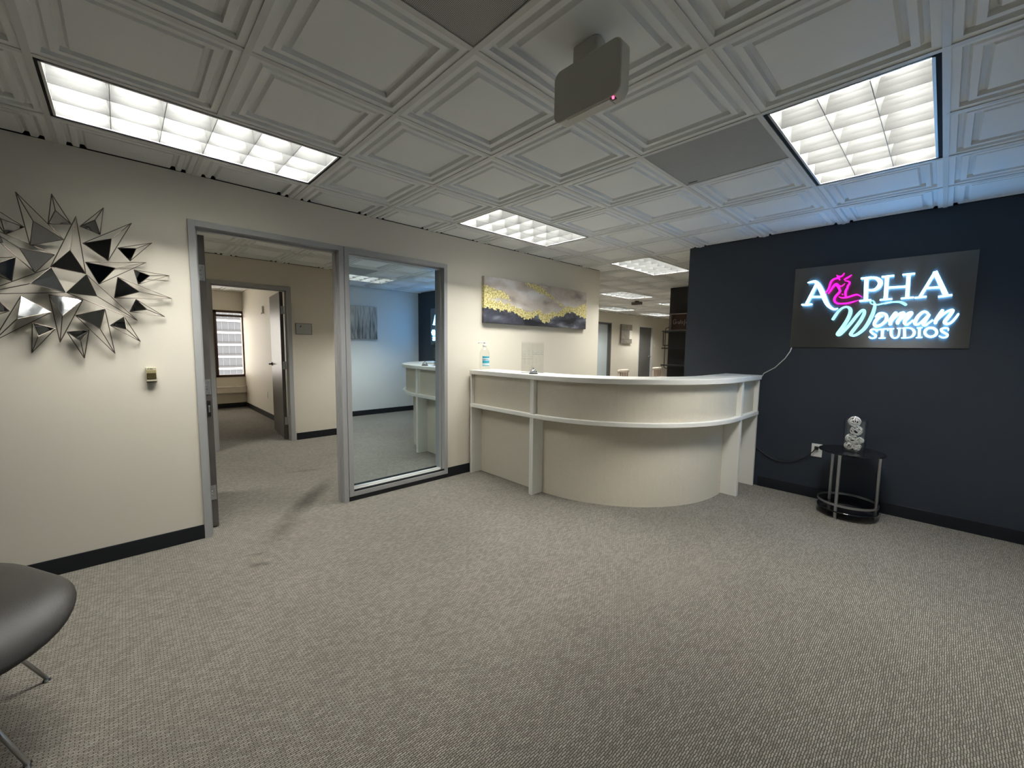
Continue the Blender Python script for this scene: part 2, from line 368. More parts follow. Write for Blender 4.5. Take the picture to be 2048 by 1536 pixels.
struct('wall_hall', wall_x(-2.94, -2.82, -1.6, 4.94, [D2]), 'wall_paint', 'cream wall across the hall with inner doorway and name plate', 'wall')
struct('wall_hall_near', MB().box(-2.94, -1.72, 0, -0.12, -1.6, HC + 0.0065), 'wall_paint', 'cream end wall of the hall beside the open door', 'wall')
struct('wall_office', MB().box(-6.97, 1.93, 0, -2.94, 2.05, HC + 0.0065), 'wall_paint', 'cream office wall lit by the window', 'wall')
struct('wall_office_left', MB().box(-6.97, -0.52, 0, -2.94, -0.4, HC + 0.0065), 'wall_paint', 'cream office wall facing the window-lit wall', 'wall')
WO = (-0.25, 1.923, 0.66, 2.065)
b_ = wall_x(X0B, -6.97, Y0B, Y1B, [WO], HC + 0.35)
struct('wall_exterior', b_, 'wall_paint', 'cream outside wall with brown-framed window', 'wall')
b_ = MB(); b_.box(-6.97, Y0B - 0.05, -0.1, X1B, Y0B, HC + 0.35); b_.box(-6.97, Y1B, -0.1, X1B, Y1B + 0.05, HC + 0.35); b_.box(X1B, Y0B, -0.1, X1B + 0.05, Y1B, HC + 0.35)
struct('wall_perimeter', b_, 'plenum', 'dark outer skin of the building', 'wall')

# ---------------------------------------------------------------- ceiling: slab above, tiles and grid bars below
ceil = struct('ceiling', MB().box(X0B, Y0B - 0.05, HC + 0.35, X1B + 0.05, Y1B + 0.05, HC + 0.45), 'plenum', 'coffered white tile ceiling in a suspended grid', 'ceiling')
TH = T / 2 - 0.003
RINGS = [(TH, 0.005), (0.266, 0.005), (0.263, 0.024), (0.247, 0.025), (0.238, 0.009), (0.214, 0.009), (0.211, 0.029), (0.194, 0.030), (0.184, 0.013), (0.0, 0.013)]
def tile_mb(cx=0.0, cy=0.0, z=0.0):
    vs = []; fs = []
    for r, dz in RINGS[:-1]:
        vs += [(cx - r, cy - r, z + dz), (cx + r, cy - r, z + dz), (cx + r, cy + r, z + dz), (cx - r, cy + r, z + dz)]
    k = len(RINGS) - 1
    for i in range(k - 1):
        for q in range(4):
            a, b2 = i * 4 + q, i * 4 + (q + 1) % 4
            fs.append((a, a + 4, b2 + 4, b2))
    e = (k - 1) * 4; fs.append((e, e + 3, e + 2, e + 1))
    return MB().add(vs, fs)
def raw_mesh(mb, name, m_):
    me = bpy.data.meshes.new(name); me.from_pydata(mb.v, [], mb.f); me.materials.append(MATS[m_]); return me
TILE = raw_mesh(tile_mb(), 'ceiling_tile', 'tile_white')
def clipped(mb, rect):
    me = raw_mesh(mb, 'ceiling_tile', 'tile_white'); bm = bmesh.new(); bm.from_mesh(me)
    x0, x1, y0, y1 = rect
    for co, no in (((x0, 0, 0), (-1, 0, 0)), ((x1, 0, 0), (1, 0, 0)), ((0, y0, 0), (0, -1, 0)), ((0, y1, 0), (0, 1, 0))):
        bmesh.ops.bisect_plane(bm, geom=bm.verts[:] + bm.edges[:] + bm.faces[:], plane_co=co, plane_no=no, clear_outer=True)
    bm.to_mesh(me); n = len(bm.faces); bm.free(); return me if n else None
LIGHTS = [(0, 0), (4, 0), (4, 4), (8, 0), (12, -3), (16, -3), (16, -6), (20, -6), (8, -6), (12, -6), (4, -4), (-2, -4), (16, 0), (20, -3)]     # (row, column) of the first of two cells; last two added unseen to brighten the far office
LCELLS = {(i + d, j) for i, j in LIGHTS for d in (0, 1)}
VENT, PANEL = (1, 3), (4, 3)
REGIONS = [(0.0, XR, YB, YD, True), (-3.7, 1.65, 5.06, 15.6, True), (0.0, 1.483, YD, 5.06, True), (1.483, 1.65, YD + 0.12, 5.06, False), (-2.82, -0.12, -1.6, 4.94, True), (-6.97, -2.94, -0.4, 1.93, False)]
far_tiles = MB(); bars = []
for x0, x1, y0, y1, single in REGIONS:
    i0, i1 = math.floor((y0 - GY) / T), math.ceil((y1 - GY) / T); j0, j1 = math.floor((x0 - GX) / T), math.ceil((x1 - GX) / T)
    for i in range(i0, i1):
        for j in range(j0, j1):
            cx, cy = GX + (j + 0.5) * T, GY + (i + 0.5) * T
            if (i, j) in LCELLS and not (x0 < -2.9 and y1 < 2): continue
            if (i, j) in (VENT, PANEL) and x0 == 0.0: continue
            inside = cx - T / 2 >= x0 - 1e-4 and cx + T / 2 <= x1 + 1e-4 and cy - T / 2 >= y0 - 1e-4 and cy + T / 2 <= y1 + 1e-4
            small = (not single) or cy > 9.3 or cy < -1.3 or (x1 < 0 and cy > 2.4)
            if small and inside:
                q = tile_mb(cx, cy, HC); far_tiles.add(q.v, q.f); continue
            if inside:
                o = bpy.data.objects.new('ceiling_tile', TILE); link(o, ceil); o.location = (cx, cy, HC)
            else:
                me = clipped(tile_mb(cx, cy, HC), (x0 + 0.002, x1 - 0.002, y0 + 0.002, y1 - 0.002))
                if me is None: continue
                if small:
                    far_tiles.add([v_.co[:] for v_ in me.vertices], [tuple(p_.vertices) for p_ in me.polygons]); continue
                link(bpy.data.objects.new('ceiling_tile', me), ceil)
    for i in range(i0, i1 + 1):
        y = GY + i * T
        if y0 + 0.01 < y < y1 - 0.01: bars.append((x0, y - 0.012, x1, y + 0.012))
    for j in range(j0, j1 + 1):
        x = GX + j * T
        if x0 + 0.01 < x < x1 - 0.01: bars.append((x - 0.012, y0, x + 0.012, y1))
o = part('tile_field', far_tiles, 'tile_white', ceil); o['kind'] = 'stuff'
def in_light(x, y):
    return any(GX + j * T + 0.02 < x < GX + (j + 1) * T - 0.02 and GY + i * T + 0.02 < y < GY + (i + 2) * T - 0.02 for i, j in LIGHTS)
for x0, y0, x1, y1 in bars:
    # a bar is broken where a two-cell fixture spans it
    segs = []
    if x1 - x0 > y1 - y0:
        yc = (y0 + y1) / 2; cur = x0
        for i, j in sorted(LIGHTS, key=lambda q: q[1]):
            a, e = GX + j * T, GX + (j + 1) * T
            if abs(GY + (i + 1) * T - yc) < 0.02 and a > x0 - 0.01 and e < x1 + 0.01: segs.append((cur, a)); cur = e
        segs.append((cur, x1)); segs = [(a, y0, e, y1) for a, e in segs if e - a > 0.03]
    else: segs = [(x0, y0, x1, y1)]
    zb_ = HC if x1 - x0 > y1 - y0 else HC + 0.0006
    for a in segs: part('grid_bar', MB().box(a[0], a[1], zb_, a[2], a[3], HC + 0.004).box((a[0] + a[2]) / 2 - 0.001 if a[2] - a[0] < 0.05 else a[0], (a[1] + a[3]) / 2 - 0.001 if a[3] - a[1] < 0.05 else a[1], HC + 0.004, (a[0] + a[2]) / 2 + 0.001 if a[2] - a[0] < 0.05 else a[2], (a[1] + a[3]) / 2 + 0.001 if a[3] - a[1] < 0.05 else a[3], HC + 0.03), 'grid_grey', ceil)
def cell(ij, m_, name, label):
    i, j = ij; x, y = GX + j * T, GY + i * T
    return part(name, MB().box(x + 0.006, y + 0.006, HC + 0.0045, x + T - 0.006, y + T - 0.006, HC + 0.02), m_, ceil, label=label)
cell(VENT, 'perforated', 'return_air_panel', 'dark perforated return-air panel')
cell(PANEL, 'panel_grey', 'plain_panel', 'flat dark grey ceiling panel')
part('scuff', MB().box(2.243, 2.80, HC + 0.0035, 2.30, 2.812, HC + 0.0046), 'black_satin', ceil)

# ---------------------------------------------------------------- parabolic troffers, six by three cells
def troffer(i, j, label, group, detail=True):
    x0, y0 = GX + j * T + 0.013, GY + i * T + 0.013; x1, y1 = x0 + T - 0.026, y0 + 2 * T - 0.026
    cx, cy = (x0 + x1) / 2, (y0 + y1) / 2
    t = thing('ceiling_light', (cx, cy, HC), label, 'ceiling light', group)
    z1 = HC + 0.165
    h = MB(); w = 0.02
    h.box(x0, y0, z1, x1, y1, z1 + 0.01)
    h.box(x0, y0, HC + 0.012, x0 + 0.004, y1, z1); h.box(x1 - 0.004, y0, HC + 0.012, x1, y1, z1); h.box(x0, y0, HC + 0.012, x1, y0 + 0.004, z1); h.box(x0, y1 - 0.004, HC + 0.012, x1, y1, z1)
    part('housing', h, 'reflector', t)
    g = MB()
    for a in ((x0, y0, x0 + 0.016, y1), (x1 - 0.016, y0, x1, y1), (x0, y0, x1, y0 + 0.010), (x0, y1 - 0.010, x1, y1)): g.box(a[0], a[1], HC + 0.006, a[2], a[3], HC + 0.012)
    part('reveal', g, 'black_gap', t)
    fx0, fx1, fy0, fy1 = x0 + 0.016, x1 - 0.016, y0 + 0.010, y1 - 0.010
    g = MB(); q = 0.010
    for a in ((fx0, fy0, fx0 + q, fy1), (fx1 - q, fy0, fx1, fy1), (fx0, fy0, fx1, fy0 + q), (fx0, fy1 - q, fx1, fy1)): g.box(a[0], a[1], HC + 0.002, a[2], a[3], HC + 0.006)
    part('frame', g, 'alu_light', t)
    g = MB()
    for a in ((fx0, fy0, fx0 + q, fy1), (fx1 - q, fy0, fx1, fy1), (fx0, fy0, fx1, fy0 + q), (fx0, fy1 - q, fx1, fy1)): g.box(a[0], a[1], HC + 0.006, a[2], a[3], HC + 0.090)
    part('side_reflector', g, 'louver', t)
    fx0 += q; fx1 -= q; fy0 += q; fy1 -= q
    zb, zt = HC + 0.004, HC + 0.084
    def wedge(ax, c, a, e):
        prof = [(-0.0012, zb), (0.0012, zb), (0.0035, zb + 0.030), (0.0085, zb + 0.058), (0.016, zt), (-0.016, zt), (-0.0085, zb + 0.058), (-0.0035, zb + 0.030)]
        n = len(prof); vs = []
        for s in (a, e): vs += [(c + d, s, z) if ax == 'y' else (s, c + d, z) for d, z in prof]
        return MB().add(vs, [tuple(range(n)), tuple(range(2 * n - 1, n - 1, -1))] + [(k, (k + 1) % n, n + (k + 1) % n, n + k) for k in range(n)])
    xs = [fx0 + (fx1 - fx0) * k / 3 for k in (1, 2)]; ys = [fy0 + (fy1 - fy0) * k / 6 for k in range(1, 6)]
    for x in xs: part('louver_blade', wedge('y', x, fy0, fy1), 'louver', t)
    for y in ys: part('louver_blade', wedge('x', y, fx0, fx1), 'louver', t)
    for k in range(3):
        x = fx0 + (fx1 - fx0) * (k + 0.5) / 3
        part('fluorescent_tube', MB().tube([(x, fy0 + 0.01, HC + 0.122), (x, fy1 - 0.01, HC + 0.122)], 0.014, 8), 'tube_light', t)
    return t
G = 'louvred ceiling lights in the tile grid'
LAB = {(0, 0): 'long louvred fluorescent light above the starburst wall sculpture', (4, 0): 'louvred fluorescent light above the long gold canvas', (4, 4): 'louvred fluorescent light beside the grey ceiling panel, near the navy wall',
       (8, 0): 'louvred light panel over the gap between cream wall and navy wall', (12, -3): 'far louvred light panel next to the small brown ceiling fixture', (16, -3): 'far light panel partly hidden by the black shelf wall',
       (16, -6): 'far light panel in front of the pale grey door', (20, -6): 'farthest light panel, above the dark grey closed door', (16, 0): 'unseen light panel behind the black shelf wall, added to brighten the far office', (20, -3): 'unseen light panel facing the dark grey door, added to brighten the far office', (4, -4): 'louvred light in the hall behind the sidelight glass', (-2, -4): 'louvred light in the hall beside the open door', (8, -6): 'light panel in the far office behind the canvas wall', (12, -6): 'light panel in the far office along the distant door wall'}
for (i, j) in LIGHTS: troffer(i, j, LAB[(i, j)], G)

# ---------------------------------------------------------------- baseboards
def bb(side, x0, y0, x1, y1):
    return struct('baseboard_' + side, MB().box(x0, y0, 0.0, x1, y1, 0.10), 'base_black', {'left': 'black vinyl baseboard along the cream wall', 'right': 'black baseboard of the right cream wall', 'navy': 'black baseboard below the navy wall', 'front': 'black baseboard of the front wall', 'hall': 'black baseboard in the hall', 'office': 'black baseboard in the daylit office', 'far': 'black baseboard of the far office'}[side], 'baseboard', bev=0.003)
bb('left', 0, YB, 0.009, 0.356); bb('left', 0, 1.372, 0.009, 2.70)
bb('right', XR - 0.009, YB, XR, YD); bb('front', 0.009, YB, XR - 0.009, YB + 0.009)
bb('navy', 2.29, YD - 0.009, XR - 0.009, YD)
bb('hall', -2.82, -1.6, -2.811, 0.79); bb('hall', -2.82, 1.762, -2.811, 4.94)
bb('office', -6.961, 1.921, -2.95, 1.93); bb('office', -6.97, -0.4, -6.961, 1.921); bb('office', -2.949, 1.77, -2.94, 1.921)
bb('far', -3.7, 5.06, -3.691, 10.08); bb('far', -3.7, 11.12, -3.691, 12.76); bb('far', -3.7, 13.78, -3.691, 15.6)

# ---------------------------------------------------------------- metal door and window frames
def frame_x(parent, x_in, x_out, y0, y1, z0, z1, face, depth_lip=0.014, m_='alu', sill=False, stop=0.0):
    """metal frame lining an opening in a wall slab (x_in back face, x_out front face), with a flat face trim"""
    for name, a in (('jamb', (y0, z0, y0 + 0.022, z1)), ('jamb', (y1 - 0.022, z0, y1, z1)), ('head', (y0 + 0.022, z1 - 0.022, y1 - 0.022, z1))):
        part(name, MB().box(x_in, a[0], a[1], x_out, a[2], a[3]), m_, parent)
    if sill: part('sill', MB().box(x_in, y0 + 0.022, z0, x_out, y1 - 0.022, z0 + 0.022), 'alu_light', parent)
    for xa, xb in ((x_out, x_out + depth_lip), (x_in - depth_lip, x_in)):
        zl = z0 - (face - 0.022) if sill else z0
        e = face - 0.022
        part('casing', MB().box(xa, y0 - e, zl, xb, y0 + 0.022, z1 + e), m_, parent, bev=0.0015)
        part('casing', MB().box(xa, y1 - 0.022, zl, xb, y1 + e, z1 + e), m_, parent, bev=0.0015)
        part('casing', MB().box(xa, y0 + 0.022, z1 - 0.022, xb, y1 - 0.022, z1 + e), m_, parent, bev=0.0015)
        if sill: part('casing', MB().box(xa, y0 + 0.022, z0 - e, xb, y1 - 0.022, z0 + 0.022), m_, parent, bev=0.0015)
    if stop:
        xs = (x_in + x_out) / 2
        g = MB().box(xs - 0.02, y0 + 0.022, z0, xs + 0.02, y0 + 0.036, z1 - 0.022).box(xs - 0.02, y1 - 0.036, z0, xs + 0.02, y1 - 0.022, z1 - 0.022).box(xs - 0.02, y0 + 0.022, z1 - 0.036, xs + 0.02, y1 - 0.022, z1 - 0.022)
        part('stop', g, m_, parent)

# door 1: the wide doorway in the cream wall, leaf swung into the hall
d1 = thing('door_1', (0, (D1[0] + D1[1]) / 2, 0), 'open doorway with satin metal frame in the cream wall', 'door', kind='structure')
frame_x(d1, -0.12, 0, D1[0], D1[1], 0, D1[3], 0.040, stop=1)
def leaf(parent, x0, y0, x1, y1, z0, z1, thick, m_, side):
    """door leaf from hinge edge (x0,y0) to free edge (x1,y1)"""
    d = Vector((x1 - x0, y1 - y0, 0)); ln = d.length; d.normalize(); n = Vector((-d.y, d.x, 0)) * side
    M = Matrix(((d.x, n.x, 0, x0), (d.y, n.y, 0, y0), (0, 0, 1, 0), (0, 0, 0, 1)))
    return part('leaf', MB().box(0, 0, z0, ln, thick, z1).xf(M), m_, parent, bev=0.002), M, ln
lf, M1, ln = leaf(d1, -0.150, 0.418, -1.08, 0.425, 0.012, 2.125, 0.044, 'wood_door', -1)
for z in (1.865, 1.055, 0.27):
    hg = part('hinge', MB().box(-0.148, 0.420, z - 0.055, -0.146, 0.456, z + 0.055).tube([(-0.140, 0.414, z - 0.056), (-0.140, 0.414, z + 0.056)], 0.007, 10), 'hinge_steel', lf)
    o = MB()
    for q in (-0.04, -0.014, 0.014, 0.04):
        sc = MB().lathe([(0.0055, 0), (0.0035, 0.0022)], 0, 0, 10).xf(Matrix.Translation((-0.146, 0.438 + (0.006 if abs(q) > 0.03 else -0.006), z + q)) @ Matrix.Rotation(PI / 2, 4, 'Y'))
        o.add(sc.v, sc.f)
    part('screws', o, 'screw', lf)
part('latch_plate', MB().box(-0.147, 0.428, 0.84, -0.1455, 0.450, 0.955), 'black_satin', lf, bev=0.004)
part('latch_bolt', MB().box(-0.1455, 0.434, 0.87, -0.141, 0.445, 0.92), 'hinge_steel', lf, bev=0.002)

# door 2: inner doorway, grey wood leaf swung into the office
d2 = thing('door_2', (-2.88, (D2[0] + D2[1]) / 2, 0), 'inner doorway with grey wood door swung into the office', 'door', kind='structure')
frame_x(d2, -2.94, -2.82, D2[0], D2[1], 0, D2[3], 0.052, stop=1)
lf2, M2, ln2 = leaf(d2, -2.955, 1.680, -3.83, 1.762, 0.012, 2.10, 0.044, 'wood_door', 1)
for z in (1.85, 1.07, 0.27):
    part('hinge', MB().box(-0.002, -0.004, z - 0.055, 0.004, 0.03, z + 0.055).tube([(-0.008, -0.006, z - 0.056), (-0.008, -0.006, z + 0.056)], 0.008, 8).xf(M2), 'hinge_steel', lf2)
for s in (0, 1):
    y = -0.004 if s == 0 else 0.048; e = -1 if s == 0 else 1
    part('lever_handle', MB().lathe([(0.028, 0), (0.026, 0.010), (0.010, 0.012), (0.010, 0.045)], 0, 0, 16).xf(M2 @ Matrix.Translation((ln2 - 0.07, y, 1.06)) @ Matrix.Rotation(PI / 2 * e * -1, 4, 'X')).tube([M2 @ Vector((ln2 - 0.07, y + e * 0.045, 1.06)), M2 @ Vector((ln2 - 0.19, y + e * 0.048, 1.06))], 0.009, 8), 'black_satin', lf2, smooth=True)

# sidelight window with reflective film
w1 = thing('window_1', (-0.06, (S1[0] + S1[1]) / 2, S1[2]), 'tall sidelight of reflective bluish glass in a satin metal frame', 'window', kind='structure')
frame_x(w1, -0.12, 0, S1[0], S1[1], S1[2], S1[3], 0.040, sill=True)
g = MB()
for a in ((S1[0] + 0.022, S1[2] + 0.022, S1[0] + 0.034, S1[3] - 0.022), (S1[1] - 0.034, S1[2] + 0.022, S1[1] - 0.022, S1[3] - 0.022)): g.box(-0.10, a[0], a[1], -0.035, a[2], a[3])
g.box(-0.10, S1[0] + 0.022, S1[3] - 0.034, -0.035, S1[1] - 0.022, S1[3] - 0.022)
part('glazing_bead', g, 'alu', w1)
g = MB().box(-0.10, S1[0] + 0.022, S1[2] + 0.022, -0.035, S1[1] - 0.022, S1[2] + 0.034).box(-0.10, S1[0] + 0.022, S1[2] + 0.034, -0.052, S1[1] - 0.022, S1[2] + 0.042)
part('glazing_bead', g, 'alu_light', w1)
part('glass', MB().box(-0.076, S1[0] + 0.03, S1[2] + 0.03, -0.070, S1[1] - 0.03, S1[3] - 0.03), 'film_glass', w1, label='bluish mirror-like glass pane')
part('mullion', MB().box(-0.119, 1.3585, 0, -0.001, 1.3975, D1[3] + 0.0), 'wall_paint', w1)

# office window, radiator cover and the building across the street
w2 = thing('window_2', (-7.0, 0.8, WO[2]), 'office window in a dark brown metal frame', 'window', kind='structure')
for nm, a in (('head', (WO[0], WO[3] - 0.05, WO[1], WO[3])), ('sill', (WO[0], WO[2], WO[1], WO[2] + 0.05)), ('jamb', (WO[0], WO[2], WO[0] + 0.05, WO[3])), ('jamb', (WO[1] - 0.018, WO[2], WO[1], WO[3])), ('mullion', (1.392, WO[2], 1.462, WO[3])), ('mullion', (0.60, WO[2], 0.67, WO[3]))):
    part(nm, MB().box(-7.07, a[0], a[1], -6.955, a[2], a[3]), 'brown_frame', w2, bev=0.003)
for ya, yb in ((WO[0] + 0.05, 0.60), (0.67, 1.392), (1.462, WO[1] - 0.018)):
    part('pane', MB().box(-7.03, ya, WO[2] + 0.05, -7.024, yb, WO[3] - 0.05), 'window_glass', w2)
bl = tag(part('roller_blind', MB().box(-6.95, 1.40, 1.93, -6.93, 1.915, 1.975).tube([(-6.94, 1.44, 1.95), (-6.94, 1.44, 1.30)], 0.003, 6), 'brown_frame'), 'slim brown blind rail with a cord in the office window', 'blind')
rc = thing('heater_cover', (-6.9, 0.7, 0.3), 'cream painted heater cover below the office window', 'heater')
part('body', MB().box(-6.97, -0.3, 0.325, -6.86, 1.929, 0.44), 'wall_paint', rc, bev=0.004); part('cap', MB().box(-6.97, -0.3, 0.44, -6.85, 1.929, 0.462), 'wall_paint', rc, bev=0.004)
of = thing('office_building', (-135, 13.0, -24), 'pale office block with grey window bands seen through the office window', 'building')
FX, FY0, FY1 = -135.0, -8.0, 34.0
part('core', MB().box(FX - 14, FY0, -24, FX - 0.6, FY1, 30), 'facade_mullion', of)
FH = 3.35
k = 0; z = -19.3
PANE = MB().box(0, 0, 0, 0.1, 1.4, FH - 1.0 - 0.15).mesh('pane', 'facade_glass')
while z < 26:
    part('spandrel', MB().box(FX - 0.6, FY0, z, FX + 0.4, FY1, z + 0.55), 'concrete_white', of)
    part('sill_band', MB().box(FX - 0.6, FY0, z + 0.55, FX + 0.02, FY1, z + 1.0), 'facade_sill', of)
    y = FY0
    while y + 1.5 <= FY1 + 0.01:
        if -13 < z < 14:
            o = bpy.data.objects.new('pane', PANE); link(o, of); o.location = (FX - 0.5, y + 0.05, z + 1.08)
        y += 1.5
    z += FH
y = FY0
while y <= FY1: part('mullion', MB().box(FX - 0.6, y - 0.06, -22, FX - 0.3, y + 0.06, 27), 'facade_mullion', of); y += 1.5

# distant doors
d3 = thing('door_3', (-3.7, 10.6, 0), 'pale blue-grey closed door in the distant wall', 'door', kind='structure')
frame_x(d3, -3.82, -3.7, DF1[0], DF1[1], 0, DF1[3], 0.05, m_='door_grey')
part('leaf', MB().box(-3.79, DF1[0] + 0.022, 0.01, -3.745, DF1[1] - 0.10, DF1[3] - 0.022), 'door_pale', d3); part('side_strip', MB().box(-3.79, DF1[1] - 0.10, 0, -3.73, DF1[1] - 0.022, DF1[3] - 0.022), 'door_grey', d3)
d4 = thing('door_4', (-3.7, 13.27, 0), 'dark grey closed door with round knob in the distant wall', 'door', kind='structure')
frame_x(d4, -3.82, -3.7, DF2[0], DF2[1], 0, DF2[3], 0.035, m_='alu_light')
l4 = part('leaf', MB().box(-3.79, DF2[0] + 0.022, 0.01, -3.745, DF2[1] - 0.022, DF2[3] - 0.022), 'door_grey', d4)
part('knob', MB().lathe([(0.034, 0), (0.032, 0.008), (0.013, 0.012), (0.013, 0.035), (0.030, 0.045), (0.033, 0.060), (0.024, 0.075), (0.0, 0.078)], 0, 0, 16, False).xf(Matrix.Translation((-3.745, 13.62, 1.10)) @ Matrix.Rotation(PI / 2, 4, 'Y')), 'chrome', l4, smooth=True)

# ---------------------------------------------------------------- reception desk
DC = Vector((0.95, 4.0)); RO, RL = 1.315, 1.17
dk = thing('reception_desk', (1.1, 3.3, 0), 'long curved reception desk with white frame and beige fabric panels', 'desk')
def arc(r, a0=-90.0, a1=0.0, n=28): return [(DC.x + r * math.cos(math.radians(a0 + (a1 - a0) * k / n)), DC.y + r * math.sin(math.radians(a0 + (a1 - a0) * k / n))) for k in range(n + 1)]
YE = 4.598
def strip(ro, ri, xa=0.03, ye=YE):
    """closed outline of the L-with-round-corner strip between two offsets"""
    o_ = [(xa, DC.y - ro)] + arc(ro) + [(DC.x + ro, ye)]; i_ = [(xa, DC.y - ri)] + arc(ri) + [(DC.x + ri, ye)]
    return o_, i_
def ringmesh(o_, i_, z0, z1):
    n = len(o_); vs = [(x, y, z0) for x, y in o_] + [(x, y, z0) for x, y in i_] + [(x, y, z1) for x, y in o_] + [(x, y, z1) for x, y in i_]
    fs = []
    for k in range(n - 1): fs += [(k, k + 1, n + k + 1, n + k), (2 * n + k, 3 * n + k, 3 * n + k + 1, 2 * n + k + 1), (k, 2 * n + k, 2 * n + k + 1, k + 1), (n + k, n + k + 1, 3 * n + k + 1, 3 * n + k)]
    fs += [(0, n, 3 * n, 2 * n), (n - 1, 3 * n - 1, 4 * n - 1, 2 * n - 1)]
    return MB().add(vs, fs)
part('countertop', ringmesh(*strip(RO + 0.008, RO - 0.33), 1.078, 1.122), 'desk_white', dk, bev=0.004, auto=True)
part('ledge', ringmesh(*strip(RO, RL - 0.02), 0.724, 0.760), 'desk_white', dk, bev=0.003, auto=True)
def seg_panel(ri, thick, z0, z1, a0, a1): return ringmesh(arc(ri, a0, a1), arc(ri - thick, a0, a1), z0, z1)
UP = RO - 0.045
part('upper_panel', MB().box(0.05, DC.y - UP, 0.760, 0.92, DC.y - UP + 0.02, 1.078), 'desk_fabric', dk, label='beige fabric panel')
part('upper_panel', seg_panel(UP, 0.02, 0.760, 1.078, -89.0, 4.5), 'desk_fabric', dk, label='curved beige fabric panel')
part('upper_panel', MB().box(DC.x + UP - 0.02, 4.12, 0.760, DC.x + UP, YE - 0.03, 1.078), 'desk_fabric', dk, label='narrow fabric panel beside the navy wall')
part('lower_panel', MB().box(0.05, DC.y - RL, 0.0, 0.92, DC.y - RL + 0.02, 0.724), 'desk_fabric', dk, label='beige fabric kick panel')
part('lower_panel', seg_panel(RL, 0.02, 0.0, 0.724, -89.5, 5.5), 'desk_fabric', dk, label='curved beige fabric kick panel')
part('lower_panel', MB().box(DC.x + RL - 0.02, 4.13, 0.0, DC.x + RL, YE - 0.03, 0.724), 'desk_fabric', dk)
yf = DC.y - RO
for xa, xb in ((0.028, 0.050), (0.918, 0.940), (0.9405, 0.963)):
    part('upright', MB().box(xa, yf + 0.006, 0.0, xb, DC.y - RL + 0.02, 0.724), 'desk_white', dk, bev=0.002)
    part('upright', MB().box(xa, yf + 0.006, 0.760, xb, DC.y - UP + 0.02, 1.078), 'desk_white', dk, bev=0.002)
xf_ = DC.x + RO
for ya, yb in ((4.095, 4.138), (YE - 0.03, YE)):
    part('upright', MB().box(DC.x + RL - 0.02, ya, 0.0, xf_ - 0.006, yb, 0.724), 'desk_white', dk, bev=0.002)
    part('upright', MB().box(DC.x + UP - 0.02, ya, 0.760, xf_ - 0.006, yb, 1.078), 'desk_white', dk, bev=0.002)
part('edge_strip', MB().box(0.020, yf + 0.012, 0.02, 0.0278, yf + 0.05, 1.06), 'desk_edge', dk)
part('worktop', ringmesh(*strip(RL - 0.03, RL - 0.72), 0.724, 0.754), 'desk_white', dk, auto=True)

# things on the counter
hs = thing('hand_sanitizer', (0.145, 2.79, 1.122), 'clear pump bottle with a blue label on the reception counter', 'bottle')
part('bottle', MB().lathe([(0.050, 0), (0.054, 0.006), (0.054, 0.165), (0.047, 0.200), (0.030, 0.228), (0.019, 0.238), (0.019, 0.252)], 0.145, 2.79, 28).xf(Matrix.Translation((0, 0, 1.122))), 'bottle_clear', hs, smooth=True)
part('pump', MB().lathe([(0.021, 0.246), (0.021, 0.268), (0.008, 0.272), (0.008, 0.286), (0.014, 0.288), (0.014, 0.298)], 0.145, 2.79, 18).tube([(0.145, 2.79, 0.293), (0.100, 2.755, 0.291), (0.090, 2.747, 0.283)], 0.006, 8).xf(Matrix.Translation((0, 0, 1.122))), 'plastic_white', hs, smooth=True)
def wrap(r, a0, a1, z0, z1, th=0.0008, n=12):
    g_ = MB(); vs = []; 
    for k_ in range(n + 1):
        a = math.radians(a0 + (a1 - a0) * k_ / n)
        for rr, z_ in ((r, z0), (r + th, z0), (r + th, z1), (r, z1)): vs.append((0.145 + rr * math.cos(a), 2.79 + rr * math.sin(a), 1.122 + z_))
    fs = []
    for k_ in range(n):
        for q in range(4): fs.append((k_ * 4 + q, k_ * 4 + (q + 1) % 4, k_ * 4 + 4 + (q + 1) % 4, k_ * 4 + 4 + q))
    return g_.add(vs, fs)
lb = part('label', wrap(0.0545, -65, 25, 0.045, 0.150), 'label_white', hs)
part('label_print', wrap(0.0555, -62, 22, 0.075, 0.103), 'label_teal', lb); part('label_print', wrap(0.0555, -62, 22, 0.128, 0.148), 'label_teal', lb); part('label_print', wrap(0.0555, -62, 10, 0.110, 0.116), 'label_dark', lb); part('label_print', wrap(0.0555, -62, 22, 0.046, 0.054), 'label_teal', lb)

ah = thing('brochure_holder', (0.76, 2.88, 1.122), 'clear acrylic sign holder standing behind the service bell', 'sign holder')
MH = Matrix.Translation((0.76, 2.88, 1.122)) @ Matrix.Rotation(math.radians(47), 4, 'Z')
part('back_sheet', MB().box(-0.108, 0.0, 0.004, 0.108, 0.003, 0.300).xf(MH), 'clear_acrylic', ah); part('base', MB().box(-0.108, -0.055, 0.0, 0.108, 0.06, 0.004).xf(MH), 'clear_acrylic', ah)
part('front_sheet', MB().box(-0.108, -0.016, 0.004, 0.108, -0.013, 0.285).xf(MH), 'clear_acrylic', ah)
part('divider', MB().box(-0.0015, -0.013, 0.004, 0.0015, 0.0, 0.285).xf(MH), 'clear_acrylic', ah)
part('pocket_lip', MB().box(0.0, -0.030, 0.178, 0.108, -0.017, 0.183).box(0.0, -0.030, 0.200, 0.108, -0.017, 0.203).box(-0.108, -0.030, 0.135, 0.0, -0.017, 0.140).box(-0.108, -0.030, 0.158, 0.0, -0.017, 0.161).xf(MH), 'bottle_clear', ah)
for xx in (-0.075, -0.035, 0.035, 0.075):
    for k in range(7): part('slot', MB().box(xx - 0.009, -0.0166, 0.085 + k * 0.022, xx + 0.009, -0.0161, 0.091 + k * 0.022).xf(MH), 'label_white', ah)

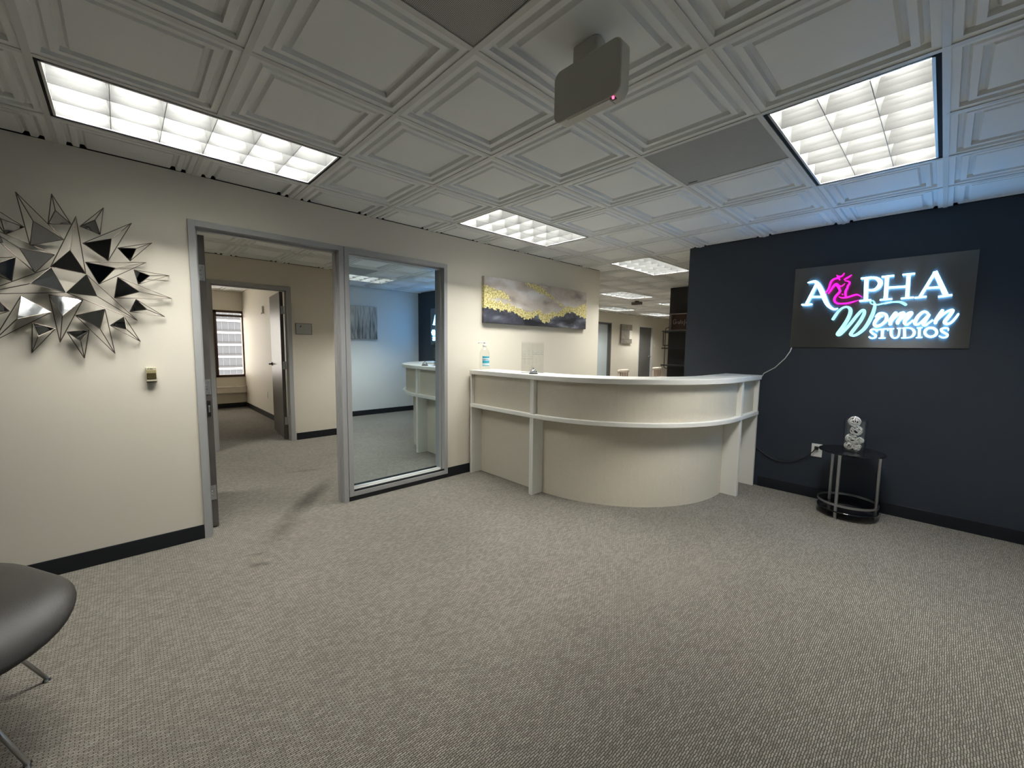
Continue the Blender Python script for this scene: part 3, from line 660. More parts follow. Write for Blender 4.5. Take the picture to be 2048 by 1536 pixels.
be = thing('service_bell', (0.875, 2.775, 1.122), 'small chrome service bell on the reception counter', 'bell')
Z = Matrix.Translation((0.875, 2.775, 1.122))
part('base', MB().lathe([(0.043, 0), (0.043, 0.006), (0.036, 0.010)], 0, 0, 28).xf(Z), 'black_gloss', be, auto=True)
part('dome', MB().lathe([(0.036, 0.011), (0.0355, 0.018), (0.031, 0.030), (0.022, 0.040), (0.010, 0.045), (0.004, 0.046)], 0, 0, 28).xf(Z), 'chrome', be, smooth=True)
part('button', MB().lathe([(0.003, 0.045), (0.003, 0.052), (0.008, 0.053), (0.007, 0.058), (0.002, 0.060)], 0, 0, 16).xf(Z), 'chrome', be, smooth=True)
# traced letter strokes (mm on the sign plate) and facet corners (m on the wall)
SIGN = [('letter','w',[[(105,588,4.0),(138,594,9.6),(164,590,14.6),(188,557,19.5),(217,494,20.5),(241,431,19.3),(264,381,15.9),(291,350,12.0),(316,336,8.7),(339,344,2.1)],[(169,565,9.5),(138,479,11.3),(108,400,12.0)],[(139,458,9.1),(213,453,8.9)],[(74,392,8.1),(110,389,9.2),(146,392,7.9)]]),('emblem','p',[[(238,478,2.2),(256,505,8.2),(267,537,10.4),(272,564,10.9),(282,588,10.8),(301,602,10.2),(327,605,12.0),(336,586,2.7)],[(313,633,2.7),(326,618,12.8),(347,619,6.9),(358,631,6.4),(364,646,2.1)],[(263,475,2.2),(280,506,9.2),(298,540,13.5),(316,553,19.3),(330,531,15.5),(339,510,12.8),(344,490,13.3),(334,472,12.9),(317,449,12.9),(310,426,12.4),(315,403,13.0),(334,387,11.3),(367,382,10.1),(407,384,10.0),(445,394,8.3),(476,405,2.1)],[(323,549,10.7),(341,536,9.1),(357,536,6.4),(374,555,2.1)],[(416,624,2.1),(397,608,7.9),(377,595,9.0),(367,586,5.8)],[(371,577,2.6),(390,573,7.4),(405,563,8.9),(404,547,9.4),(395,531,10.5),(393,513,10.5),(385,494,11.9),(383,471,11.6),(387,444,10.0)],[(339,443,3.2),(362,433,9.0),(397,434,10.0),(431,445,10.9),(464,451,9.8),(497,428,2.0)],[(364,466,5.8),(364,457,5.8)]]),('letter','w',[[(514,588,15.1),(522,398,15.2)],[(479,585,8.0),(547,587,7.9)],[(526,586,7.9),(571,580,11.7),(599,555,17.5),(605,528,17.4),(593,498,15.6),(567,481,11.0),(535,484,7.9)],[(482,396,8.1),(556,400,7.9)]]),('letter','w',[[(643,587,14.5),(647,397,14.6)],[(611,584,7.0),(686,586,6.8)],[(612,396,7.0),(687,399,6.8)],[(771,587,14.0),(776,401,14.0)],[(736,587,6.7),(807,588,6.5)],[(739,398,6.7),(813,401,6.6)],[(653,492,9.2),(773,491,8.9)]]),('letter','w',[[(919,586,10.5),(848,401,10.8)],[(918,590,15.4),(991,400,17.9)],[(882,468,8.6),(958,467,8.4)],[(819,397,7.3),(885,402,7.1)],[(949,395,7.7),(1023,403,7.5)]]),('letter','c',[[(311,247,12.8),(328,283,12.7),(348,319,10.9),(372,344,9.7),(399,352,9.6),(422,337,13.5),(428,302,15.2),(415,249,15.2),(388,187,15.4),(362,140,14.4),(352,116,13.3),(367,111,13.2),(395,145,13.7),(436,207,13.5),(471,269,13.3),(497,309,12.1),(516,317,12.0),(520,288,13.1),(503,236,14.9),(477,184,15.0),(452,138,14.6),(442,114,12.9),(464,103,11.7),(491,118,13.3),(527,158,14.8),(552,210,14.7),(571,270,14.5),(581,318,13.4),(584,354,10.7),(577,382,6.4),(565,394,5.4),(553,384,5.4),(560,368,5.4),(579,360,5.9),(604,358,6.4),(642,366,5.8),(686,375,5.2)],[(644,364,6.6),(693,373,7.2),(733,371,9.3),(758,358,12.1),(772,345,11.3)]]),('letter','w',[[(597,257,9.0),(612,281,10.4),(633,287,10.4),(657,273,12.5),(664,244,12.5),(654,213,13.3),(631,188,13.4),(604,180,14.2),(591,198,12.8),(599,227,15.0),(620,256,13.4),(638,262,8.1)],[(654,221,8.1),(691,230,6.6)]]),('letter','w',[[(718,287,13.7),(701,257,15.2),(691,224,16.0),(690,191,13.9)],[(692,211,7.3),(720,256,10.1),(748,281,10.7),(764,281,12.8),(751,250,15.0),(735,218,15.1),(734,197,13.0)],[(735,210,7.2),(766,250,10.0),(793,279,11.3),(811,279,12.6),(796,248,14.8),(777,221,15.6),(776,198,13.5),(790,187,9.2),(808,203,7.7),(824,223,6.3)]]),('letter','w',[[(911,255,9.5),(895,279,9.6),(877,284,11.7),(853,258,13.8),(837,218,14.6),(836,192,12.5),(851,186,9.0),(874,209,9.6),(900,248,10.9)],[(909,259,12.9),(891,216,14.4),(883,189,13.7),(894,177,9.6),(912,196,7.5),(933,219,6.8)]]),('letter','w',[[(980,291,12.6),(964,253,14.0),(950,214,14.1),(949,192,12.1)],[(951,206,6.7),(980,252,9.3),(1010,283,9.9),(1034,287,12.4),(1021,250,14.4),(1001,212,14.5),(999,195,12.6),(1014,185,10.5),(1035,199,9.8),(1056,237,9.1),(1065,259,7.1)]]),('letter','w',[[(609,137,4.5),(601,151,6.8),(582,155,7.6),(572,138,9.1),(587,119,9.8),(606,103,9.8),(601,84,7.5),(580,80,6.8),(564,93,6.1)]]),('letter','w',[[(611,150,6.0),(679,157,5.9)],[(613,148,3.4),(613,133,3.0)],[(677,155,3.3),(679,140,2.9)],[(645,152,10.4),(648,83,10.4)],[(627,80,5.2),(668,81,5.2)]]),('letter','w',[[(682,155,4.8),(715,157,4.7)],[(698,154,9.5),(701,111,10.2),(713,86,8.0),(729,81,7.2),(744,92,7.2),(748,116,6.5),(747,157,6.5)],[(733,158,4.7),(758,160,4.7)]]),('letter','w',[[(777,157,10.0),(783,83,10.0)],[(765,159,4.6),(802,161,5.6),(826,148,9.1),(837,121,11.2),(827,94,9.1),(805,83,5.7),(764,81,4.7)]]),('letter','w',[[(863,158,9.7),(867,84,9.7)],[(848,159,4.5),(880,161,4.5)],[(849,82,4.5),(885,84,4.5)]]),('letter','w',[[(961,123,10.8),(960,110,10.8),(953,99,10.8),(943,92,10.8),(931,89,10.9),(918,92,10.9),(907,100,10.9),(899,111,11.0),(896,124,11.0),(897,137,11.0),(904,148,10.9),(914,156,10.9),(926,158,10.9),(939,155,10.8),(950,147,10.8),(958,136,10.8),(961,123,10.8)]]),('letter','w',[[(1022,134,3.3),(1019,150,6.6),(1001,156,7.3),(984,146,8.7),(988,130,9.3),(1006,116,9.3),(1020,103,8.6),(1015,86,7.3),(995,82,6.7),(975,95,5.4)]])]
BURST = [((0.085,-0.307,2.01),(0.03,-0.203,1.943),(0.03,-0.331,1.889),(0.02,-0.366,2.162)),((0.085,-0.223,2.086),(0.03,-0.17,2.034),(0.03,-0.258,2.017),(0.02,-0.236,2.185)),((0.085,-0.071,2.067),(0.03,-0.055,1.998),(0.03,-0.135,2.029),(0.02,-0.033,2.158)),((0.085,-0.179,1.878),(0.03,-0.127,1.762),(0.03,-0.262,1.784),(0.02,-0.149,2.083)),((0.085,-0.009,1.973),(0.03,-0.03,1.851),(0.03,-0.13,1.935),(0.02,0.085,2.095)),((0.085,0.096,1.935),(0.03,0.067,1.865),(0.03,0.016,1.934),(0.02,0.173,1.993)),((0.085,-0.001,1.806),(0.03,-0.076,1.71),(0.03,-0.125,1.83),(0.02,0.14,1.868)),((0.085,0.151,1.781),(0.03,0.097,1.729),(0.03,0.082,1.814),(0.02,0.247,1.801)),((0.085,0.099,1.678),(0.03,-0.014,1.634),(0.03,0.007,1.76),(0.02,0.254,1.656)),((0.085,0.127,1.573),(0.03,0.05,1.557),(0.03,0.082,1.635),(0.02,0.213,1.537)),((0.085,-0.087,1.634),(0.03,-0.21,1.647),(0.03,-0.124,1.759),(0.02,0.08,1.507)),((0.085,-0.339,1.677),(0.03,-0.215,1.647),(0.03,-0.262,1.78),(0.02,-0.526,1.609)),((0.085,-0.418,1.999),(0.03,-0.346,1.982),(0.03,-0.414,1.931),(0.02,-0.486,2.092)),((0.085,-0.363,1.86),(0.03,-0.243,1.853),(0.03,-0.322,1.745),(0.02,-0.508,1.977)),((0.085,-0.474,1.75),(0.03,-0.387,1.816),(0.03,-0.407,1.688),(0.02,-0.58,1.782)),((0.085,-0.395,1.486),(0.03,-0.38,1.612),(0.03,-0.274,1.533),(0.02,-0.493,1.364)),((0.085,-0.23,1.511),(0.03,-0.278,1.63),(0.03,-0.148,1.611),(0.02,-0.252,1.366)),((0.085,-0.326,1.396),(0.03,-0.348,1.47),(0.03,-0.265,1.441),(0.02,-0.361,1.305)),((0.085,-0.167,1.373),(0.03,-0.221,1.424),(0.03,-0.132,1.439),(0.02,-0.161,1.274)),((0.085,-0.084,1.445),(0.03,-0.182,1.52),(0.03,-0.059,1.565),(0.02,-0.03,1.301)),((0.085,0.029,1.447),(0.03,-0.042,1.469),(0.03,0.023,1.525),(0.02,0.088,1.376)),((0.085,-0.476,1.512),(0.03,-0.424,1.528),(0.03,-0.462,1.584),(0.02,-0.56,1.463)),((0.085,-0.489,1.643),(0.03,-0.464,1.692),(0.03,-0.464,1.621),(0.02,-0.59,1.625)),((0.085,-0.46,1.896),(0.03,-0.439,1.95),(0.03,-0.426,1.885),(0.02,-0.559,1.921))]

# ---------------------------------------------------------------- illuminated sign on the navy wall
SX, SZ = 2.490, 1.400
sg = thing('illuminated_sign', (3.06, YD, SZ), 'brushed steel wall sign with glowing letters reading ALPHA Woman STUDIOS', 'sign')
part('back_plate', MB().box(2.490, YD - 0.012, 1.400, 3.628, YD, 2.126), 'sign_steel', sg, bev=0.001, label='brushed dark steel plate')
def smooth_pts(p_, sub=5):
    if len(p_) < 3: return [Vector(q) for q in p_]
    q = [Vector(a) for a in p_]; out_ = []
    for k in range(len(q) - 1):
        a, b2, c_, d = q[max(k - 1, 0)], q[k], q[k + 1], q[min(k + 2, len(q) - 1)]
        for s in range(sub):
            t = s / sub
            out_.append(0.5 * ((2 * b2) + (c_ - a) * t + (2 * a - 5 * b2 + 4 * c_ - d) * t * t + (3 * b2 - a - 3 * c_ + d) * t ** 3))
    out_.append(q[-1]); return out_
def ribbon(mb, pts, y0, y1, closed=False, sx=SX, sz=SZ, cap=True, wide=1.0):
    """a stroke of varying width in the x-z plane, extruded between two y planes"""
    q = smooth_pts(pts)
    Lf, Rt = [], []
    n = len(q)
    for k in range(n):
        t = (q[min(k + 1, n - 1)] - q[max(k - 1, 0)]).xy
        if closed and k in (0, n - 1): t = (q[1] - q[-2]).xy
        if t.length < 1e-6: t = Vector((1, 0))
        t.normalize(); nn = Vector((-t.y, t.x)); w = q[k].z * wide
        if cap and not closed and k == 0 and w > 5: Lf.append(q[k].xy - t * w * 0.6 + nn * w * 0.55); Rt.append(q[k].xy - t * w * 0.6 - nn * w * 0.55)
        Lf.append(q[k].xy + nn * w); Rt.append(q[k].xy - nn * w)
        if cap and not closed and k == n - 1 and w > 5: Lf.append(q[k].xy + t * w * 0.6 + nn * w * 0.55); Rt.append(q[k].xy + t * w * 0.6 - nn * w * 0.55)
    m_ = len(Lf); vs = []
    for y in (y0, y1):
        for a, b2 in zip(Lf, Rt): vs += [(sx + a.x / 1000, y, sz + a.y / 1000), (sx + b2.x / 1000, y, sz + b2.y / 1000)]
    fs = []; o_ = 2 * m_
    for k in range(m_ - 1):
        a = 2 * k; fs += [(a, a + 1, a + 3, a + 2), (o_ + a, o_ + a + 2, o_ + a + 3, o_ + a + 1), (a, a + 2, o_ + a + 2, o_ + a), (a + 1, o_ + a + 1, o_ + a + 3, a + 3)]
    fs += [(0, o_, o_ + 1, 1), (2 * m_ - 2, 2 * m_ - 1, o_ + 2 * m_ - 1, o_ + 2 * m_ - 2)]
    mb.add(vs, fs)
MCOL = {'w': 'letter_white', 'c': 'letter_cyan', 'p': 'letter_pink'}
for kk, (nm, colr, strokes) in enumerate(SIGN):
    g = MB()
    for st in strokes: ribbon(g, st, YD - 0.040, YD - 0.022, closed=(st[0] == st[-1]), cap=len(st) > 2, wide=0.72 if kk > 5 else {'w': 0.80, 'c': 0.85, 'p': 0.58}[colr])
    part(nm, g, MCOL[colr], sg, label={'w': 'glowing white letter', 'c': 'glowing pale cyan script letter', 'p': 'glowing pink line-drawn figure'}[colr])
pc = MB().tube([(2.502, YD - 0.004, 1.398), (2.492, YD - 0.006, 1.36), (2.455, YD - 0.006, 1.292), (2.378, YD - 0.006, 1.202), (2.285, YD - 0.006, 1.140), (2.24, YD - 0.006, 1.05), (2.23, YD - 0.006, 0.80)], 0.0045, 8)
tag(part('sign_cable', pc, 'cord_white', smooth=True), 'thin pale cord running from the lit sign down behind the desk', 'cord')
ol = thing('power_outlet', (2.756, YD, 0.45), 'white duplex outlet plate on the navy wall beside the side table', 'outlet')
part('plate', MB().box(2.716, YD - 0.006, 0.391, 2.797, YD, 0.513), 'plastic_white', ol, bev=0.003)
for z in (0.428, 0.476): part('socket', MB().box(2.740, YD - 0.009, z - 0.015, 2.773, YD - 0.006, z + 0.015), 'plastic_white', ol, bev=0.003)
cp = MB().box(2.742, YD - 0.034, 0.462, 2.771, YD - 0.0095, 0.490).tube([(2.750, YD - 0.034, 0.470), (2.735, YD - 0.045, 0.440), (2.673, YD - 0.02, 0.368), (2.60, YD - 0.014, 0.318), (2.537, YD - 0.014, 0.300), (2.46, YD - 0.014, 0.292), (2.411, YD - 0.014, 0.303), (2.35, YD - 0.014, 0.330), (2.297, YD - 0.008, 0.362), (2.24, YD - 0.008, 0.40)], 0.0045, 8)
tag(part('power_cable', cp, 'cord_black'), 'black plugged-in power cable sagging along the navy wall', 'cord')

# ---------------------------------------------------------------- side table with vase of rattan balls
TX, TY = 3.035, 4.335
tb = thing('side_table', (TX, TY, 0), 'round black glass side table with chrome legs by the navy wall', 'table')
part('table_top', MB().lathe([(0.212, 0.536), (0.218, 0.539), (0.218, 0.546), (0.214, 0.549)], TX, TY, 48), 'black_gloss', tb, auto=True)
for lx, ly in ((2.984, 4.150), (3.212, 4.400), (2.882, 4.478)):
    d = Vector((lx - TX, ly - TY)); d *= 0.188 / d.length; lx, ly = TX + d.x, TY + d.y
    lg = part('leg', MB().lathe([(0.0115, 0.010), (0.0115, 0.536)], lx, ly, 16), 'brushed', tb, auto=True)
    part('foot', MB().lathe([(0.011, 0.0), (0.013, 0.003), (0.012, 0.011)], lx, ly, 16), 'chrome', lg)
ring = [(TX + 0.196 * math.cos(2 * PI * k / 48), TY + 0.196 * math.sin(2 * PI * k / 48), 0.128) for k in range(48)]
n = len(ring); g = MB(); vs = []
for k in range(48):
    a = 2 * PI * k / 48
    for r_, z in ((0.198, 0.112), (0.202, 0.112), (0.202, 0.130), (0.198, 0.130)): vs.append((TX + r_ * math.cos(a), TY + r_ * math.sin(a), z))
fs = [(k * 4 + q, k * 4 + (q + 1) % 4, ((k + 1) % 48) * 4 + (q + 1) % 4, ((k + 1) % 48) * 4 + q) for k in range(48) for q in range(4)]
part('guard_ring', MB().add(vs, fs), 'brushed', tb, auto=True)
part('lower_shelf', MB().lathe([(0.198, 0.058), (0.203, 0.061), (0.203, 0.067), (0.200, 0.070)], TX, TY, 48), 'black_gloss', tb, auto=True)
VX, VY, VZ = 3.048, 4.325, 0.549
va = tag(part('glass_vase', MB().lathe([(0.070, 0.0), (0.074, 0.002), (0.076, 0.262), (0.0735, 0.262), (0.0715, 0.010), (0.0, 0.010)], VX, VY, 40, False).add([], []).xf(Matrix.Translation((0, 0, VZ))), 'vase_glass', smooth=True), 'clear glass cylinder vase holding rattan balls on the side table', 'vase')
va.data.set_sharp_from_angle(angle=math.radians(40))
def rattan(r_, seed):
    rnd = random.Random(seed); g_ = MB()
    for k in range(9):
        ax = Vector((rnd.uniform(-1, 1), rnd.uniform(-1, 1), rnd.uniform(-1, 1))).normalized(); a = ax.orthogonal().normalized(); b2 = ax.cross(a); off = rnd.uniform(-0.45, 0.45) * r_
        rr = math.sqrt(r_ * r_ - off * off) * rnd.uniform(0.95, 1.0)
        g_.tube([ax * off + a * (rr * math.cos(2 * PI * s / 20)) + b2 * (rr * math.sin(2 * PI * s / 20)) for s in range(20)], r_ * 0.075, 5, True)
    return g_
BALLS = [(-0.032, -0.012, 0.043, 0.031, 'rattan ball at the bottom of the vase, nearest the outlet'), (0.020, -0.019, 0.043, 0.030, 'rattan ball at the bottom of the vase, away from the outlet'), (0.0, 0.036, 0.045, 0.030, 'rattan ball at the bottom of the vase, nearest the navy wall'),
         (-0.020, -0.005, 0.102, 0.040, 'larger rattan ball in the middle of the vase'), (0.036, -0.016, 0.098, 0.026, 'small rattan ball wedged beside the larger middle ball'), (0.006, 0.008, 0.172, 0.040, 'rattan ball in the vase just under the topmost one'), (-0.010, -0.004, 0.248, 0.041, 'topmost white rattan ball rising above the vase rim')]
for k, (dx, dy, dz, r_, lab) in enumerate(BALLS):
    g = rattan(r_, 40 + k)
    t = thing('rattan_ball', (VX + dx, VY + dy, VZ + dz), lab, 'decorative ball', 'rattan balls in the glass vase')
    part('strands', g.xf(Matrix.Translation((VX + dx, VY + dy, VZ + dz))), 'rattan', t, smooth=True)

# ---------------------------------------------------------------- long canvas and other wall pieces
cv = thing('canvas_painting', (0, 3.785, 1.63), 'long abstract canvas in grey, navy and gold on the cream wall', 'painting')
part('canvas', MB().box(0.002, 2.868, 1.630, 0.038, 4.705, 2.130), 'canvas_gold', cv, bev=0.002)
c2 = thing('grey_canvas', (XR, 3.43, 1.49), 'square grey streaked canvas seen mirrored in the sidelight', 'painting')
part('canvas', MB().box(XR - 0.036, 3.08, 1.49, XR - 0.002, 3.68, 2.115), 'canvas_grey', c2, bev=0.002)
th = thing('thermostat', (0, 0.126, 1.12), 'small beige and brown wall thermostat below the starburst sculpture', 'thermostat')
part('body', MB().box(0.002, 0.104, 1.122, 0.034, 0.156, 1.213), 'plastic_beige', th, bev=0.003)
part('upper_face', MB().box(0.034, 0.107, 1.176, 0.037, 0.153, 1.196), 'plastic_olive', th, bev=0.001); part('lower_face', MB().box(0.034, 0.107, 1.140, 0.0375, 0.153, 1.175), 'plastic_brown', th, bev=0.001)
part('scale', MB().box(0.034, 0.114, 1.199, 0.0345, 0.118, 1.205).box(0.034, 0.123, 1.2, 0.0345, 0.138, 1.204), 'dark_ink', th)
part('base_lip', MB().box(0.002, 0.105, 1.116, 0.030, 0.155, 1.1218), 'plastic_brown', th)

# starburst sculpture: mirror triangles on bronze wire pyramids
sb = thing('starburst_sculpture', (0, -0.15, 1.8), 'starburst wall sculpture of dark mirror triangles on bronze wire', 'wall sculpture')
for c_, a, b2, t_ in BURST:
    C_, A, B_, T_ = (Vector(q) for q in (c_, a, b2, t_))
    g = MB()
    for s, e in ((A, T_), (B_, T_), (C_, T_), (A, B_), (B_, C_), (C_, A)): g.tube([s, e], 0.0021, 6)
    for q in (A, B_, T_): g.tube([q, Vector((0.0005, q.y, q.z))], 0.002, 5) if q is T_ else None
    wf = part('wire_frame', g, 'wire_bronze', sb)
    nrm = (A - C_).cross(B_ - C_).normalized()
    if nrm.x < 0: nrm = -nrm
    ctr = (A + B_ + C_) / 3; f = [ctr + (q - ctr) * 0.965 + nrm * 0.001 for q in (A, B_, C_)]; bk = [q - nrm * 0.003 for q in f]
    part('mirror_facet', MB().add(f + bk, [(0, 1, 2), (5, 4, 3), (0, 3, 4, 1), (1, 4, 5, 2), (2, 5, 3, 0)]), 'mirror_dark', wf, label='dark mirror triangle')

# exit-light style box hung from the ceiling
ex = thing('ceiling_unit', (2.52, 1.30, HC), 'white rounded ceiling-hung box with a red indicator light', 'ceiling unit')
def rrect(w, h, r_, n=6):
    p_ = []
    for cx, cy, a0 in ((w - r_, h - r_, 0), (-w + r_, h - r_, 90), (-w + r_, -h + r_, 180), (w - r_, -h + r_, 270)):
        for k in range(n + 1): a = math.radians(a0 + 90 * k / n); p_.append((cx + r_ * math.cos(a), cy + r_ * math.sin(a)))
    return p_
MX = Matrix.Translation((2.535, 1.300, 2.326)) @ Matrix.Rotation(PI / 2, 4, 'X')
part('body', MB().prism(rrect(0.148, 0.094, 0.032), -0.022, 0.032).xf(MX), 'exit_white', ex, bev=0.004, auto=True)
part('canopy', MB().prism([(2.515 + x, 1.312 + y) for x, y in rrect(0.056, 0.034, 0.018)], 2.4195, HC + 0.0125), 'exit_white', ex, bev=0.003, auto=True)
part('screw', MB().lathe([(0.004, 2.418), (0.003, 2.4195)], 2.48, 1.278, 10), 'black_satin', ex)
part('battery_door', MB().box(2.45, 1.275, 2.2295, 2.635, 1.316, 2.2325), 'exit_white', ex, bev=0.001)
part('test_socket', MB().box(2.640, 1.272, 2.229, 2.656, 1.290, 2.2325), 'black_satin', ex)
part('indicator_light', MB().lathe([(0.001, 2.2245), (0.004, 2.226), (0.0045, 2.2325)], 2.652, 1.274, 12), 'led_red', ex, label='red indicator light')

# name plate and small fixtures in hall and office
npl = thing('name_plate', (-2.82, 1.9, 1.5), 'small grey name plate with a dark logo beside the inner doorway', 'name plate')
part('plate', MB().box(-2.819, 1.792, 1.510, -2.810, 2.008, 1.668), 'plate_grey', npl, bev=0.002)
part('rim', MB().box(-2.8105, 1.792, 1.510, -2.808, 2.008, 1.515).box(-2.8105, 1.792, 1.663, -2.808, 2.008, 1.668).box(-2.8105, 1.792, 1.515, -2.808, 1.797, 1.663).box(-2.8105, 2.003, 1.515, -2.808, 2.008, 1.663), 'dark_ink', npl)
part('logo', MB().add([(-2.809, 1.838, 1.610), (-2.809, 1.866, 1.644), (-2.809, 1.868, 1.610), (-2.809, 1.858, 1.617), (-2.809, 1.850, 1.617), (-2.809, 1.842, 1.612), (-2.809, 1.828, 1.612)], [(0, 1, 2, 3, 4), (5, 0, 6)]), 'dark_ink', npl)
oo = thing('office_outlet', (-5.14, 1.93, 0.4), 'white outlet plate low on the daylit office wall', 'outlet')
part('plate', MB().box(-5.18, 1.924, 0.36, -5.10, 1.93, 0.48), 'plastic_white', oo, bev=0.002); part('socket', MB().box(-5.155, 1.922, 0.43, -5.125, 1.924, 0.46), 'plastic_white', oo); part('socket', MB().box(-5.155, 1.922, 0.38, -5.125, 1.924, 0.41), 'plastic_white', oo)
wb = thing('hook_bracket', (-5.17, 1.93, 1.92), 'slim white bracket high on the daylit office wall', 'bracket')
part('body', MB().box(-5.185, 1.90, 1.93, -5.155, 1.93, 2.06), 'plastic_white', wb, bev=0.004); part('hook', MB().box(-5.178, 1.885, 1.915, -5.162, 1.905, 1.94), 'plastic_white', wb, bev=0.003)

# ---------------------------------------------------------------- far office seen past the desk
fa = thing('map_canvas', (-3.7, 11.93, 1.53), 'grey patchwork canvas between the two distant doors', 'painting')
part('canvas', MB().box(-3.699, 11.62, 1.535, -3.65, 12.27, 2.145), 'art_grey', fa); part('paper_patch', MB().box(-3.65, 12.11, 1.68, -3.648, 12.27, 1.97), 'paper', fa); part('band', MB().box(-3.65, 11.62, 1.96, -3.648, 12.27, 1.975), 'art_dark', fa); part('band', MB().box(-3.65, 11.62, 1.66, -3.648, 12.11, 1.672), 'art_dark', fa)
fp = thing('framed_print', (-3.7, 14.73, 1.48), 'small framed print on the distant wall behind the wire shelf', 'painting')
part('frame', MB().box(-3.699, 14.53, 1.48, -3.67, 14.93, 2.0), 'art_dark', fp); part('print', MB().box(-3.67, 14.57, 1.52, -3.667, 14.89, 1.96), 'paper', fp)
sw = tag(part('light_switch', MB().box(-3.699, 13.87, 1.44, -3.69, 13.94, 1.56), 'plastic_white'), 'white switch plate beside the dark grey door', 'switch')
part('toggle', MB().box(-3.69, 13.9, 1.485, -3.68, 13.912, 1.515), 'plastic_white', sw)
cf = thing('ceiling_fixture', (-1.50, 8.75, HC), 'small brown ceiling fixture beyond the far light panel', 'ceiling fixture')
part('body', MB().box(-1.62, 8.70, 2.385, -1.38, 8.78, 2.445), 'art_dark', cf, bev=0.006); part('mount', MB().box(-1.54, 8.71, 2.445, -1.46, 8.77, HC + 0.004), 'art_dark', cf)

def striped_chair(x, y, lab):
    t = thing('striped_chair', (x, y, 0), lab, 'chair', 'striped chairs along the distant wall')
    part('seat', MB().box(x - 0.22, y - 0.24, 0.34, x + 0.26, y + 0.24, 0.44), 'stripe_light', t, bev=0.02)
    bk_ = part('backrest', MB().box(x - 0.26, y - 0.24, 0.40, x - 0.18, y + 0.24, 0.70), 'stripe_light', t, bev=0.015)
    part('roll', MB().tube([(x - 0.20, y - 0.25, 0.715), (x - 0.20, y + 0.25, 0.715)], 0.05, 12), 'stripe_light', t, smooth=True)
    for k in range(5): part('stripe', MB().box(x - 0.1795, y - 0.21 + k * 0.095, 0.44, x - 0.1775, y - 0.17 + k * 0.095, 0.69), 'stripe_brown', bk_)
    for dx in (-0.2, 0.2):
        for dy in (-0.2, 0.2): part('leg', MB().box(x + dx - 0.02, y + dy - 0.02, 0, x + dx + 0.02, y + dy + 0.02, 0.345), 'stripe_brown', t)
striped_chair(-2.72, 10.62, 'low striped chair in front of the pale grey door'); striped_chair(-2.90, 13.0, 'low striped chair in front of the dark grey door')

ws = thing('open_shelf', (0.4, 7.33, 0.9), 'black open wall shelf with wire sides on the narrow black wall', 'shelf')
for z in (1.684, 1.382, 1.078, 0.78): part('board', MB().box(-0.012, 7.05, z - 0.010, 0.92, 7.325, z + 0.010), 'black_satin', ws)
part('wire_side', MB().tube([(0.085, 7.28, 1.79), (0.040, 7.09, 1.735), (0.038, 7.08, 1.70), (0.038, 7.08, 1.40), (0.038, 7.08, 1.05), (0.045, 7.09, 1.03), (0.085, 7.28, 0.99)], 0.007, 8), 'black_satin', ws)
part('wire_side', MB().tube([(0.88, 7.28, 1.79), (0.88, 7.09, 1.735), (0.88, 7.08, 1.40), (0.88, 7.08, 1.05), (0.88, 7.28, 0.99)], 0.007, 8), 'black_satin', ws)
gr = thing('script_sign', (0.4, 7.2, 1.694), 'boxed brown wooden sign with white script reading Grateful on the shelf', 'sign')
g = MB().box(0.100, 7.10, 1.694, 0.70, 7.30, 1.706).box(0.100, 7.10, 1.982, 0.70, 7.30, 1.994).box(0.100, 7.10, 1.706, 0.112, 7.30, 1.982).box(0.688, 7.10, 1.706, 0.70, 7.30, 1.982)
part('box_frame', g, 'crate_edge', gr); part('panel', MB().box(0.112, 7.17, 1.706, 0.688, 7.19, 1.982), 'sign_wood', gr)
WORD = [[(60, 150, 6), (40, 175, 6), (15, 160, 6), (8, 120, 7), (22, 95, 7), (45, 105, 6), (52, 130, 5), (35, 132, 5)], [(62, 130, 5), (68, 95, 6)], [(66, 120, 5), (80, 132, 5), (92, 126, 4)],
        [(125, 128, 4), (108, 130, 5), (102, 108, 6), (115, 96, 5), (127, 112, 5), (130, 130, 4), (132, 96, 5)], [(152, 165, 5), (148, 120, 6), (156, 96, 5)], [(138, 138, 4), (168, 140, 4)],
        [(175, 115, 4), (196, 122, 4), (188, 134, 5), (176, 118, 6), (184, 98, 5), (204, 100, 4)], [(240, 168, 5), (226, 150, 6), (226, 110, 7), (220, 66, 6)], [(212, 128, 4), (244, 132, 4)],
        [(254, 130, 5), (254, 104, 6), (268, 96, 5), (280, 108, 5), (282, 130, 4), (286, 96, 5)], [(306, 168, 5), (300, 120, 6), (308, 96, 5)]]
g = MB()
for st in WORD: ribbon(g, [(a * 0.93, b2, w * 0.8) for a, b2, w in st], 7.166, 7.1699, sx=0.125, sz=1.72)
part('lettering', g, 'sign_script', gr, label='white script lettering')

